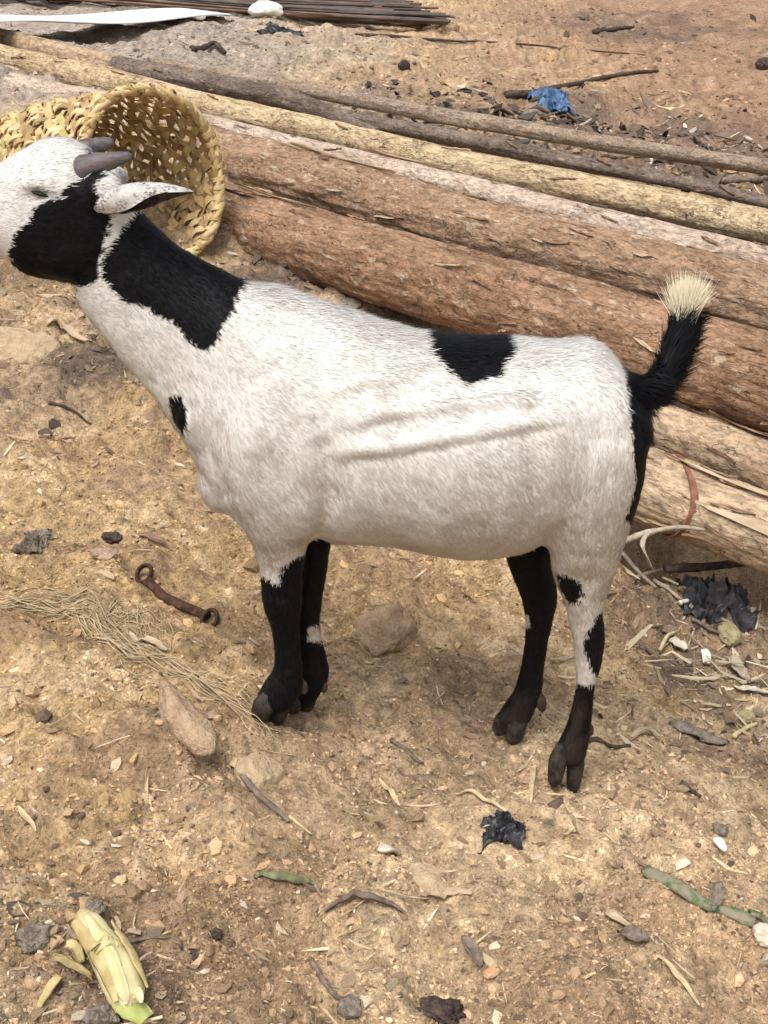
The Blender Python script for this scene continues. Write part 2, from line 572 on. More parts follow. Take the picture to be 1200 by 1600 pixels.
def flake(info, s0, ang, length, width, lift, mat, seed, twist=.2):
    """curled piece of bark standing a little off the trunk"""
    rs = np.random.default_rng(seed)
    nu, nv = 7, 4
    V = []
    for side_ in (0, 1):
        for i in range(nu):
            u = i / (nu - 1)
            ss = s0 + (u - .5) * length
            r = np.interp(ss, info['s'], info['rad']); oy = np.interp(ss, info['s'], info['os']); oz = np.interp(ss, info['s'], info['ou'])
            wv = width * (1 - .75 * abs(2 * u - 1) ** 2.2) * (1 + .2 * rs.normal() * .5)
            for j in range(nv):
                w = (j / (nv - 1) - .5) * wv
                a_ = ang + w / r + twist * (u - .5) * length / r
                rr = r * 1.012 + lift * (abs(2 * u - 1) ** 1.5 * .6 + (j / (nv - 1)) * .7) + (.0025 if side_ else 0) + .0012 * rs.normal()
                V.append((ss, oy + rr * math.cos(a_), oz + rr * math.sin(a_)))
    F = []
    q = nu * nv
    for i in range(nu - 1):
        for j in range(nv - 1):
            a_ = i * nv + j
            F.append([a_, a_ + nv, a_ + nv + 1, a_ + 1])
            F.append([q + a_, q + a_ + 1, q + a_ + nv + 1, q + a_ + nv])
    edge = [i * nv for i in range(nu)] + [(nu - 1) * nv + j for j in range(1, nv)] + [i * nv + nv - 1 for i in range(nu - 2, -1, -1)] + [j for j in range(nv - 2, 0, -1)]
    for k_ in range(len(edge)):
        a_, b_ = edge[k_], edge[(k_ + 1) % len(edge)]
        F.append([a_, b_, b_ + q, a_ + q])
    return mesh_py('bark_flake', V, F, mat, info['root'], False)

G_LOG = 'logs in the pile behind the goat'
_, LA = make_log('felled_log', [(356, 341, 55, 3.75), (600, 413, 58, 3.36), (850, 488, 64, 3.0), (1200, 597, 73, 2.65)],
         'thick red-brown log passing just behind the goat\'s back and under its tail', M_RED, M_WOOD, (.10, 1.1), .03, .0075, 96, 1, G_LOG)
_, LB = make_log('felled_log', [(350, 249, 45, 4.1), (700, 350, 48, 3.49), (1200, 475, 55, 3.04)],
         'thick flaking brown log lying second, directly behind the thick red-brown one', M_RED2, M_WOOD, (.12, 1.1), .035, .0075, 96, 2, G_LOG)
_, L2 = make_log('felled_log', [(0, 130, 22, 4.75), (700, 292, 24, 3.72), (1200, 410, 26, 3.12)],
         'pale pinkish log wedged between the flaking brown log and the yellow log', M_PINK, M_WOOD, (.5, .9), .03, .010, 64, 3, G_LOG)
_, L1 = make_log('felled_log', [(0, 88, 20, 4.9), (300, 166, 21.5, 4.4), (700, 254, 23, 3.9), (1200, 359, 27, 3.35)],
         'long yellowish peeled log running from the upper left above the basket', M_YEL, M_WOOD, (.6, 1.0), .04, .010, 64, 4, G_LOG)
_, L0 = make_log('felled_log', [(0, 61, 18, 5.35), (183, 104, 18, 5.0)],
         'short pale log end above the basket touching the dark log\'s sawn end', M_TAN, M_WOOD, (.9, .0), .04, .012, 56, 5, G_LOG)
_, LT2 = make_log('felled_log', [(184, 105, 17.5, 4.93), (300, 129, 15.5, 4.66), (433, 156, 16, 4.42), (545, 186, 13, 4.24), (582, 203, 8, 4.16)],
         'dark grey log with a dark sawn left end and a splintered tip', M_DARK, M_WOODG, (0, .02), .10, .008, 48, 6, G_LOG, .014)
_, LT2b = make_log('felled_log', [(545, 180, 9, 4.42), (680, 211, 13, 4.22), (897, 257, 12, 3.92), (1050, 285, 11, 3.75), (1200, 319, 11, 3.6)],
         'thin dark crooked pole lying on the yellow log', M_DARK, M_WOODG, (0, .9), .11, .008, 40, 7, G_LOG, .008)
_, LT1 = make_log('felled_log', [(247, 97, 9, 5.0), (433, 132, 10, 4.75), (700, 182, 12.5, 4.45), (897, 213, 12, 4.2), (1200, 257, 13, 3.95)],
         'long thin greyish pole farthest back, just below the blue scrap', M_THIN, M_WOODG, (0, .9), .09, .010, 36, 8, G_LOG, .006)
_, LC = make_log('felled_log', [(960, 640, 36, 2.85), (1040, 671, 39, 2.72), (1200, 728, 44, 2.50)],
         'mottled grey-brown log seen right of the rump, under the thick red-brown log', M_TAN, M_WOOD, (.55, .9), .035, .0075, 80, 9, G_LOG)
_, LD = make_log('felled_log', [(940, 728, 56, 2.52), (1020, 765, 58, 2.46), (1200, 834, 61, 2.34)],
         'pale tan lowest log with a red-brown strap, over a dark gap', M_TAN, M_WOOD, (.35, .9), .03, .0075, 96, 10, G_LOG)

# ================================================================== GOAT
D = 1.75                                   # the animal's mid plane
def view_tan(py):
    d = ray(600, py)
    return -d[2] / d[1]

def ring_tube(rings, Yoff, n=28, up=5, corr=False, pw=2.0):
    """rings: ((x0,y0),(x1,y1), halfwidth, [Yoff]) - two outline pixels and a half width in metres"""
    rows = []
    for r_ in rings:
        (x0, y0), (x1, y1), w = r_[:3]
        yo = r_[3] if len(r_) > 3 else Yoff
        a_, b_ = at(x0, y0, D + yo), at(x1, y1, D + yo)
        if corr:
            c_ = (a_ + b_) / 2; h = (a_ - b_) / 2
            bl = np.linalg.norm(h)
            vert = abs(h[2]) / bl
            t = view_tan((y0 + y1) / 2) * w * vert
            k = math.sqrt(max(bl * bl - t * t, (0.6 * bl) ** 2)) / bl
            a_, b_ = c_ + h * k, c_ - h * k
        rows.append(np.concatenate([a_, b_, [w]]))
    rows = catmull(np.array(rows), up)
    th = np.linspace(0, 2 * np.pi, n, endpoint=False)
    ct = np.sign(np.cos(th)) * np.abs(np.cos(th)) ** (2 / pw); st = np.sign(np.sin(th)) * np.abs(np.sin(th)) ** (2 / pw)
    V = []
    for r_ in rows:
        c_ = (r_[:3] + r_[3:6]) / 2; h = (r_[:3] - r_[3:6]) / 2
        V.append(c_ + ct[:, None] * h + st[:, None] * np.array([0, 1, 0]) * max(r_[6], .004))
    m = len(rows)
    V = np.vstack(V + [V[0].mean(0)[None], V[-1].mean(0)[None]])
    F = []
    for i in range(m - 1):
        for j in range(n):
            F.append([i * n + j, i * n + (j + 1) % n, (i + 1) * n + (j + 1) % n, (i + 1) * n + j])
    for j in range(n):
        F.append([m * n, (j + 1) % n, j]); F.append([m * n + 1, (m - 1) * n + j, (m - 1) * n + (j + 1) % n])
    return V, F

trunk = [((196, 300), (118, 462), .050), ((226, 338), (140, 497), .050), ((280, 385), (190, 560), .056), ((332, 413), (243, 620), .066),
         ((386, 438), (290, 690), .084), ((440, 448), (338, 775), .105), ((505, 467), (410, 836), .124), ((575, 490), (505, 842), .142),
         ((660, 513), (612, 845), .156), ((735, 518), (708, 862), .162), ((800, 520), (782, 860), .158), ((858, 528), (850, 842), .146),
         ((912, 530), (908, 808), .128), ((955, 548), (958, 780), .108), ((986, 582), (985, 745), .085), ((1004, 620), (1006, 705), .052), ((1012, 645), (1014, 680), .02)]
head = [((205, 318), (160, 452), .045), ((172, 275), (140, 448), .056), ((138, 232), (108, 442), .062), ((100, 215), (72, 436), .063), ((64, 216), (42, 426), .059),
        ((30, 237), (12, 405), .050), ((-4, 257), (-16, 408), .042), ((-42, 282), (-46, 414), .037), ((-74, 310), (-74, 412), .033), ((-92, 340), (-90, 398), .020)]
fore_n = [((352, 600), (520, 560), .050, -.060), ((338, 680), (520, 650), .058, -.068), ((350, 760), (508, 740), .054, -.066), ((376, 815), (494, 812), .044, -.058),
          ((397, 855), (482, 857), .034, -.048), ((404, 885), (474, 888), .029, -.042), ((408, 915), (471, 918), .028, -.040), ((411, 944), (472, 946), .029, -.038),
          ((422, 975), (469, 977), .0215, -.036), ((428, 1010), (470, 1010), .0185, -.035), ((427, 1042), (473, 1042), .0195, -.035), ((415, 1064), (474, 1070), .022, -.035), ((402, 1086), (466, 1092), .0235, -.035), ((398, 1100), (454, 1105), .0185, -.035), ((404, 1106), (444, 1110), .010, -.035)]
fore_f = [((440, 740), (520, 740), .045, .06), ((462, 820), (520, 815), .038, .055), ((466, 855), (516, 852), .032, .045), ((464, 890), (511, 890), .028, .04), ((455, 935), (504, 937), .028, .036),
          ((458, 970), (500, 972), .021, .035), ((459, 1000), (503, 998), .0185, .035), ((460, 1030), (511, 1028), .0195, .035), ((458, 1056), (515, 1054), .022, .035), ((448, 1078), (502, 1080), .023, .035), ((444, 1094), (492, 1096), .020, .035), ((448, 1102), (486, 1104), .010, .035)]
hind_n = [((858, 600), (1008, 640), .050, -.060), ((835, 690), (1012, 690), .062, -.072), ((826, 770), (1003, 760), .062, -.074), ((842, 830), (986, 815), .054, -.070), ((856, 872), (969, 868), .042, -.064),
          ((868, 910), (955, 912), .032, -.060), ((882, 948), (943, 952), .025, -.058), ((892, 985), (946, 986), .0235, -.058), ((898, 1025), (943, 1022), .020, -.058), ((900, 1066), (931, 1066), .0175, -.06), ((895, 1100), (926, 1100), .0165, -.06),
          ((884, 1136), (923, 1140), .019, -.06), ((871, 1164), (919, 1166), .0205, -.06), ((866, 1182), (913, 1186), .0165, -.064), ((872, 1190), (906, 1194), .008, -.066)]
hind_f = [((800, 700), (960, 720), .05, .06), ((786, 790), (900, 800), .05, .06), ((786, 850), (866, 858), .042, .055), ((797, 893), (868, 900), .034, .05), ((814, 934), (870, 937), .028, .05), ((821, 970), (864, 968), .025, .05),
          ((819, 1010), (856, 1010), .021, .05), ((813, 1048), (850, 1048), .019, .05), ((803, 1078), (848, 1076), .020, .05), ((786, 1104), (838, 1106), .0215, .05), ((775, 1122), (828, 1126), .018, .046), ((780, 1130), (820, 1134), .009, .044)]
tail_core = [((985, 580), (1000, 640), .030), ((1008, 585), (1028, 628), .022), ((1026, 562), (1055, 590), .018), ((1040, 530), (1073, 545), .014), ((1050, 500), (1084, 508), .011), ((1062, 478), (1086, 482), .006)]
flap = [((700, 840), (700, 862), .05), ((760, 840), (760, 866), .05), ((815, 830), (815, 856), .05, -.03), ((845, 815), (845, 840), .04, -.05)]

parts_ = [ring_tube(trunk, 0, 40, 5, True, 2.25), ring_tube(head, 0, 32, 5, False, 2.2), ring_tube(fore_n, 0, 24), ring_tube(fore_f, 0, 24), ring_tube(hind_n, 0, 24), ring_tube(hind_f, 0, 24), ring_tube(tail_core, 0, 20)]
# brow and cheek swellings, brisket, point of shoulder
def ball(px, py, yo, rx, ry, rz):
    c_ = at(px, py, D + yo)
    u = np.linspace(0, np.pi, 13); v_ = np.linspace(0, 2 * np.pi, 18, endpoint=False)
    V = [c_ + [rx * math.sin(a_) * math.cos(b_), ry * math.sin(a_) * math.sin(b_), rz * math.cos(a_)] for a_ in u for b_ in v_]
    F = [[i * 18 + j, (i + 1) * 18 + j, (i + 1) * 18 + (j + 1) % 18, i * 18 + (j + 1) % 18] for i in range(12) for j in range(18)]
    return np.array(V), F
parts_ += [ball(62, 290, -.050, .026, .016, .014), ball(62, 290, .050, .026, .016, .014), ball(100, 385, -.030, .055, .030, .045), ball(100, 385, .030, .055, .030, .045),
           ball(345, 745, -.01, .035, .05, .055), ball(330, 650, -.052, .05, .035, .06), ball(330, 650, .052, .05, .035, .06), ball(160, 300, -.04, .03, .025, .03)]
allV, allF, o_ = [], [], 0
for V_, F_ in parts_:
    allV.append(V_); allF += [[i + o_ for i in f] for f in F_]; o_ += len(V_)
tmp = mesh_py('body_tmp', np.vstack(allV), allF)
rm_ = tmp.modifiers.new('r', 'REMESH'); rm_.mode = 'VOXEL'; rm_.voxel_size = .0052
sm_ = tmp.modifiers.new('s', 'SMOOTH'); sm_.factor = .5; sm_.iterations = 7
dg = bpy.context.evaluated_depsgraph_get()
body_me = bpy.data.meshes.new_from_object(tmp.evaluated_get(dg))
bpy.data.objects.remove(tmp)
nv = len(body_me.vertices)
BV = np.empty(nv * 3, np.float32); body_me.vertices.foreach_get('co', BV); BV = BV.reshape(-1, 3).astype(float)
BN = np.empty(nv * 3, np.float32); body_me.vertices.foreach_get('normal', BN); BN = BN.reshape(-1, 3).astype(float)

def near_px(P):
    """photograph pixel of a point of the coat, far-side points folded over to the near side"""
    Q = np.array(P, float)
    Q[:, 1] = D - np.abs(Q[:, 1] - D)
    return proj(Q)

def seg_dist(px, py, poly):
    poly = np.asarray(poly, float); best = np.full(px.shape, 1e9); sgn = np.zeros(px.shape)
    for (x0, y0), (x1, y1) in zip(poly[:-1], poly[1:]):
        dx, dy = x1 - x0, y1 - y0
        t = np.clip(((px - x0) * dx + (py - y0) * dy) / (dx * dx + dy * dy), 0, 1)
        qx, qy = px - (x0 + t * dx), py - (y0 + t * dy)
        d_ = np.hypot(qx, qy); m_ = d_ < best
        best = np.where(m_, d_, best); sgn = np.where(m_, np.sign(qy * dx - qx * dy), sgn)
    return best, sgn

# loose skin folds along the flank, hollows behind elbow and before the thigh
bx, by = near_px(BV)
disp = np.zeros(nv)
for poly, hgt in (([(505, 618), (560, 606), (625, 594), (690, 572)], .0035), ([(540, 668), (600, 652), (700, 640), (790, 628), (850, 628)], .0062), ([(520, 712), (600, 706), (700, 690), (800, 672), (865, 662)], .0075)):
    d_, sg = seg_dist(bx, by, poly)
    e_ = smooth(poly[0][0] - 30, poly[0][0] + 50, bx) * smooth(poly[-1][0] + 40, poly[-1][0] - 40, bx)
    up_ = d_ * sg                                # > 0 below the line
    disp += e_ * hgt * .85 * (np.exp(-((up_ + 7) / 12.) ** 2) - .18 * np.exp(-((up_ - 9) / 9.) ** 2))
d_, _ = seg_dist(bx, by, [(505, 700), (515, 780), (498, 850)])
disp -= .008 * np.exp(-(d_ / 16) ** 2)
d_, _ = seg_dist(bx, by, [(300, 640), (318, 700), (350, 770)])
disp -= .005 * np.exp(-(d_ / 12) ** 2)
d_, _ = seg_dist(bx, by, [(845, 600), (832, 690), (838, 790), (856, 860)])
disp -= .006 * np.exp(-(d_ / 22) ** 2)
d_, _ = seg_dist(bx, by, [(440, 560), (470, 640), (480, 720)])
disp += .005 * np.exp(-(d_ / 30) ** 2)
for (x0, y0), r0, h0 in (((58, 303), 13, -.004), ((930, 560), 26, .005), ((700, 770), 90, .006), ((770, 600), 60, -.006)):
    disp += h0 * np.exp(-(((bx - x0) ** 2 + (by - y0) ** 2) / r0 ** 2))
disp += .0012 * fbm(BV[:, 0] * 26, BV[:, 1] * 26, BV[:, 2] * 26, 2, 5)
BV = BV + BN * disp[:, None]
body_me.vertices.foreach_set('co', BV.astype(np.float32).ravel())
body_me.update()
body_me.vertices.foreach_get('normal', (tn := np.empty(nv * 3, np.float32)))
BN = tn.reshape(-1, 3).astype(float)

FACE = [(140, 273), (101, 292), (94, 311), (70, 316), (52, 325), (45, 348), (21, 362), (12, 397), (22, 424), (60, 445), (108, 442), (128, 450), (150, 438), (154, 407), (161, 379), (173, 344), (157, 313), (143, 295), (150, 282), (165, 276), (150, 262), (138, 225), (132, 232), (138, 262)]
NECK = [(214, 325), (196, 348), (175, 376), (156, 411), (157, 432), (175, 456), (189, 470), (210, 477), (224, 477), (245, 495), (273, 505), (290, 530), (320, 550), (336, 537), (350, 505), (364, 484), (371, 460), (392, 420), (300, 360)]
CHEST = [(262, 621), (280, 617), (290, 632), (288, 684), (269, 656)]
SADDLE = [(655, 480), (663, 520), (673, 552), (692, 571), (711, 590), (730, 601), (761, 590), (780, 587), (783, 568), (796, 558), (799, 542), (790, 523), (790, 480)]
RUMP = [(962, 545), (977, 587), (981, 625), (984, 655), (990, 685), (991, 715), (994, 730), (993, 760), (986, 786), (976, 816), (1040, 816), (1130, 600), (1120, 420), (1000, 540)]
STIFLE = [(868, 894), (890, 902), (906, 909), (912, 927), (900, 943), (885, 937), (873, 918)]
HOCK = [(944, 953), (930, 968), (918, 987), (912, 999), (913, 1017), (919, 1038), (927, 1050), (935, 1062), (965, 1062), (965, 953)]
SHIN = [(890, 1068), (930, 1071), (960, 1060), (960, 1300), (800, 1300), (840, 1090)]
FORE = [(395, 897), (409, 900), (422, 907), (437, 912), (440, 887), (455, 877), (477, 865), (485, 852), (514, 847), (532, 866), (560, 900), (560, 1200), (360, 1200), (360, 900)]
TIP = [(1035, 498), (1060, 493), (1110, 500), (1140, 380), (1000, 380)]

def inside(px, py, poly):
    r_ = np.zeros(px.shape, bool)
    x0, y0 = poly[-1]
    for x1, y1 in poly:
        c_ = ((y1 > py) != (y0 > py)) & (px < (x0 - x1) * (py - y1) / (y0 - y1 + 1e-9) + x1)
        r_ ^= c_
        x0, y0 = x1, y1
    return r_

def coat(P, jitter=3.0):
    """colour of the coat at points P of the skin"""
    P = np.asarray(P, float)
    q = P * 120
    jx = jitter * vn3(q[:, 0], q[:, 1], q[:, 2], 41) + jitter * .7 * rng.normal(size=len(P))
    jy = jitter * vn3(q[:, 0], q[:, 1], q[:, 2], 43) + jitter * .7 * rng.normal(size=len(P))
    px, py = near_px(P)
    fx, fy = proj(P)
    far = P[:, 1] > D + .012
    px, py = px + jx, py + jy
    fx, fy = fx + jx, fy + jy
    blk = np.zeros(len(P), bool)
    for poly in (FACE, NECK, CHEST, SADDLE, RUMP):
        blk |= inside(px, py, poly)
    leg_h = (~far) & (fx > 820) & (fy > 860)
    for poly in (STIFLE, HOCK, SHIN):
        blk |= inside(fx, fy, poly) & leg_h
    low_f = far & (fy > 838) & (fx > 760) & (fx < 890)
    blk |= low_f & ~((np.abs(fx - 823) < 4) & (np.abs(fy - 970) < 10))
    blk |= (~far) & inside(fx, fy, FORE)
    ff = far & (fy > 838) & (fx > 420) & (fx < 560)
    blk |= ff
    blk &= ~(far & (np.abs(fx - 492) < 11) & (np.abs(fy - 990) < 11))
    blk &= ~inside(px, py, TIP)
    c = np.empty((len(P), 3))
    # white hair, yellowed and soiled on the lower flank, belly, legs
    n1 = fbm(P[:, 0] * 14, P[:, 1] * 14, P[:, 2] * 14, 3, 61)
    n2 = fbm(P[:, 0] * 45, P[:, 1] * 45, P[:, 2] * 45, 3, 67)
    white = np.array([.665, .643, .612]); dirt = np.array([.38, .32, .255])
    soil = .06 + .42 * smooth(640, 830, py) * smooth(.35, -.5, n1 - .6 * smooth(560, 760, px))
    soil = soil + .26 * smooth(.25, .8, n1 + .5 * n2) + .06 * n2
    soil = np.where(px < 250, soil * .3, soil)
    soil = soil * (.35 + .65 * smooth(480, 640, py))
    leg = leg_h | ((fy > 840) & (fx < 520))
    soil = np.where(leg, soil * .9 + .1 + .55 * smooth(.25, .8, n2 + .4 * n1), soil)
    c[:] = white + (dirt - white) * np.clip(soil, 0, .85)[:, None]
    # grey hairs round the eye and the neck seam
    ey = np.exp(-(((px - 62) / 22) ** 2 + ((py - 302 - .15 * (px - 62)) / 7) ** 2))
    ln_ = np.exp(-(((px - 62) / 26) ** 2 + ((py - 299 - .22 * (px - 62)) / 3.2) ** 2))
    c *= (1 - .6 * ey)[:, None] * (1 - .8 * ln_)[:, None]
    nb_ = int(blk.sum())
    c[blk] = np.array([.0055, .0055, .0072]) * (.55 + 1.1 * rng.random((nb_, 1)) ** 2)
    dust = (smooth(1020, 1150, fy) * smooth(-.3, .6, n1 + .6 * n2))[blk]
    c[blk] += np.array([.024, .018, .012]) * dust[:, None]
    return c

ht, hnt, hb = new_mat('goat_hair')
ha = N(hnt, 'ShaderNodeAttribute'); ha.attribute_name = 'col'
hnt.links.new(ha.outputs['Color'], hb.inputs['Base Color'])
hb.inputs['Roughness'].default_value = .55
hb.inputs['Specular IOR Level'].default_value = .13
hb.inputs['Sheen Weight'].default_value = .0
hb.inputs['Sheen Roughness'].default_value = .4
SKIN = ht.copy(); SKIN.name = 'goat_skin'
HAIR = ht
goat = empty('goat', tuple(at(640, 1150, D)))
tag(goat, 'black and white piebald goat standing side-on in front of the log pile', 'goat')
g0 = np.array(goat.location)
body_me.name = 'body'
BVl = BV - g0
body_me.vertices.foreach_set('co', BVl.astype(np.float32).ravel())
body_me.update()
set_col(body_me, coat(BV, 1.0))
body_me.materials.clear(); body_me.materials.append(SKIN)
body_me.polygons.foreach_set('use_smooth', [True] * len(body_me.polygons))
body = link(bpy.data.objects.new('body', body_me), goat)

# ---- short coat: fine blades lying along the growth of the hair
body_me.calc_loop_triangles()
nt_ = len(body_me.loop_triangles)
LT = np.empty(nt_ * 3, np.int32); body_me.loop_triangles.foreach_get('vertices', LT); LT = LT.reshape(-1, 3)
TA = .5 * np.linalg.norm(np.cross(BV[LT[:, 1]] - BV[LT[:, 0]], BV[LT[:, 2]] - BV[LT[:, 0]]), axis=1)

def sample_skin(n, weight=None):
    w = TA.copy()
    if weight is not None: w *= weight(BV[LT].mean(1))
    w /= w.sum()
    t = rng.choice(nt_, n, p=w)
    u = rng.random((n, 2)); fl = u.sum(1) > 1; u[fl] = 1 - u[fl]
    bc = np.stack([1 - u.sum(1), u[:, 0], u[:, 1]], 1)[..., None]
    P = (BV[LT[t]] * bc).sum(1); Nn = (BN[LT[t]] * bc).sum(1)
    return P, Nn / (np.linalg.norm(Nn, axis=1)[:, None] + 1e-9)

def flow(P):
    px, py = near_px(P)
    f = np.zeros((len(P), 3))
    # trunk: backwards and down, steeper low on the flank
    down = .35 + .75 * smooth(520, 800, py)
    f[:, 0] = 1; f[:, 2] = -down
    nk = smooth(420, 330, px)
    f[:, 0] = f[:, 0] * (1 - nk) + nk * .75; f[:, 2] = f[:, 2] * (1 - nk) - nk * .75
    def bl(w, v_):
        f[:] = f * (1 - w)[:, None] + np.array(v_) * w[:, None]
    bl(smooth(230, 150, px), [.9, 0, .15])
    bl(smooth(840, 940, px) * smooth(560, 680, py), [-.15, 0, -1])
    bl(smooth(800, 880, py), [.12, 0, -1])
    n1 = fbm(P[:, 0] * 22, P[:, 1] * 22, P[:, 2] * 22, 2, 91)
    f[:, 0] += .22 * n1
    f[:, 1] += .2 * vn3(P[:, 0] * 30, P[:, 1] * 30, P[:, 2] * 30, 93)
    return f

def blades(P, Nn, dirv, length, width, lift, col, tipmul=1.08, name='coat_hair', curl=0):
    n = len(P)
    f = dirv - Nn * (dirv * Nn).sum(1)[:, None]
    f /= np.linalg.norm(f, axis=1)[:, None] + 1e-9
    f = f + rng.normal(size=(n, 3)) * .16
    f /= np.linalg.norm(f, axis=1)[:, None]
    s_ = np.cross(Nn, f); s_ /= np.linalg.norm(s_, axis=1)[:, None] + 1e-9
    ln = length * (.6 + .7 * rng.random(n)); wd = width * (.7 + .6 * rng.random(n))
    lf = lift * (.4 + 1.2 * rng.random(n))
    base = P - Nn * .0002
    tip = base + f * ln[:, None] + Nn * (ln * lf)[:, None]
    midp = base + f * (ln * .5)[:, None] + Nn * (ln * lf * .72)[:, None]
    V = np.stack([base - s_ * wd[:, None] / 2, base + s_ * wd[:, None] / 2, midp + s_ * wd[:, None] * .36, midp - s_ * wd[:, None] * .36, tip], 1)
    k = np.arange(n)[:, None] * 5
    F = np.concatenate([k + [0, 2, 1], k + [0, 3, 2], k + [3, 4, 2]], 0)
    C = np.repeat(col[:, None], 5, 1) * np.array([.95, .95, 1.0, 1.0, tipmul])[None, :, None]
    NN = Nn[:, None] * np.ones((1, 5, 1)) + .15 * f[:, None] + rng.normal(size=(n, 1, 3)) * .04
    NN /= np.linalg.norm(NN, axis=2)[..., None]
    o = mesh_np(name, V.reshape(-1, 3) - g0, F, HAIR, goat, True, np.clip(C.reshape(-1, 3), 0, .92), NN.reshape(-1, 3))
    o['kind'] = 'stuff'
    return o

def not_tail(c): return np.where((proj(c)[0] > 1020), .0, np.where(c[:, 1] > D + .05, .25, 1.0))
P, Nn = sample_skin(215000, not_tail)
px, py = near_px(P)
ln = np.full(len(P), .0090)
ln = np.where(py > 860, .0075, ln); ln = np.where(px < 190, .009, ln)
ln = ln + .006 * np.exp(-((px - 400) / 45) ** 2 - ((py - 445) / 25) ** 2)
colh = coat(P, 2.4) * (1 + .055 * rng.normal(size=len(P)))[:, None]
top_ = smooth(.72, .95, Nn[:, 2]) * smooth(360, 420, px) * smooth(860, 780, py)
ln = ln + .004 * top_
blades(P, Nn, flow(P), ln, np.full(len(P), .0012), .036 + .09 * top_, np.clip(colh, .003, .92))

# ---- tail brush and rump fringe
P, Nn = sample_skin(5200, lambda c: ((proj(c)[0] > 1003) & (proj(c)[1] < 690)) * 1.0)
tx, ty = proj(P)
tdir = np.stack([.45 + 0 * tx, 0 * tx, .9 + 0 * tx], 1)
low = (tx < 1032)
tdir[low] = np.array([.75, -.1, -.25])
tip_h = ty < 500
ln = np.where(tip_h, .026, .032); ln = np.where(low, .026, ln)
# droop of the underside fringe
fr = low & (ty > 640)
ln = np.where(fr, .012, ln)
und = (~low) & (Nn[:, 0] > .35) & ~tip_h
tdir[und] = np.array([.75, 0, .35])
ct_ = np.where((ty < 497)[:, None], np.array([[.74, .66, .50]]), np.array([[.006, .006, .008]])) * (1 + .15 * rng.normal(size=(len(P), 1)))
blades(P, Nn, tdir, ln, np.full(len(P), .0015), np.full(len(P), .30), np.clip(ct_, .004, .9), 1.0, 'tail_hair')
tc = at(1070, 494, D)
n = 3000
Pt = tc + np.clip(rng.normal(size=(n, 3)), -1.8, 1.8) * np.array([.0072, .007, .005])
ang = np.clip((Pt[:, 0] - tc[0]) / .0072, -2, 2) * .11 + rng.normal(size=n) * .09 + .04 * np.sin(Pt[:, 0] * 900)
dv = np.stack([np.sin(ang) + .06, rng.normal(size=n) * .16, np.cos(ang)], 1)
Nt = rng.normal(size=(n, 3)); Nt -= dv * (Nt * dv).sum(1)[:, None] / (dv ** 2).sum(1)[:, None]; Nt /= np.linalg.norm(Nt, axis=1)[:, None]
Nt[:, 1] = -np.abs(Nt[:, 1])
blades(Pt, Nt, dv, .036 + .016 * rng.random(n), np.full(n, .0011), np.full(n, .03), np.clip(np.array([[.76, .68, .52]]) * (1 + .12 * rng.normal(size=(n, 1))), 0, .9), 1.05, 'tail_tuft')

# ---- horns, ears, eyes, hooves
M_HORN = plain_mat('horn', (.055, .045, .046), (.14, .118, .115), 90, .5, .5, .002, .4, (.3, 1, 1))
M_HOOF = plain_mat('hoof', (.010, .008, .007), (.060, .046, .036), 70, .7, .5, .002, .3)
M_CLAW = plain_mat('dewclaw', (.03, .02, .016), (.10, .065, .05), 80, .6, .5, .002, .3)
M_EYE = plain_mat('eye', (.010, .008, .007), (.02, .015, .012), 30, .45, .0, .001, .15)
M_EAR = attr_mat('ear_skin', .75, .2, .25, 260)
_t = M_EAR.node_tree; _b = _t.nodes['Principled BSDF']
_src = _b.inputs['Base Color'].links[0].from_socket
_k = ramp(_t, noise(_t, objco(_t, (.5, 1, 1)), 330, 3, .7), [(.47, g(1.0)), (.57, g(.14))])
_m = ramp(_t, noise(_t, objco(_t), 55, 2, .5), [(.34, g(0.0)), (.56, g(1.0))])
_t.links.new(mix(_t, _m, _src, mix(_t, 1.0, _src, _k, 'MULTIPLY')), _b.inputs['Base Color'])

def horn(pts, yo, r0, r1):
    P = catmull(np.array([at(x, y, D + q) for (x, y), q in zip(pts, yo)]), 8)
    t = np.linspace(0, 1, len(P))
    rr = (r0 + (r1 - r0) * t ** .9) * (1 + .045 * np.sin(t * 40 + 2 * np.sin(t * 7))) * np.where(t > .93, np.sqrt(np.clip(1 - ((t - .93) / .075) ** 2, .05, 1)), 1)
    V_, F_ = tube_geo(P, rr, 18, 1.15, .05, 3)
    return mesh_py('horn', V_ - g0, F_, M_HORN, goat)
horn([(112, 286), (136, 264), (170, 252), (207, 243)], (-.022, -.032, -.038, -.040), .0240, .0045)
horn([(104, 262), (128, 240), (152, 229), (178, 221)], (.022, .034, .040, .046), .0230, .0055)

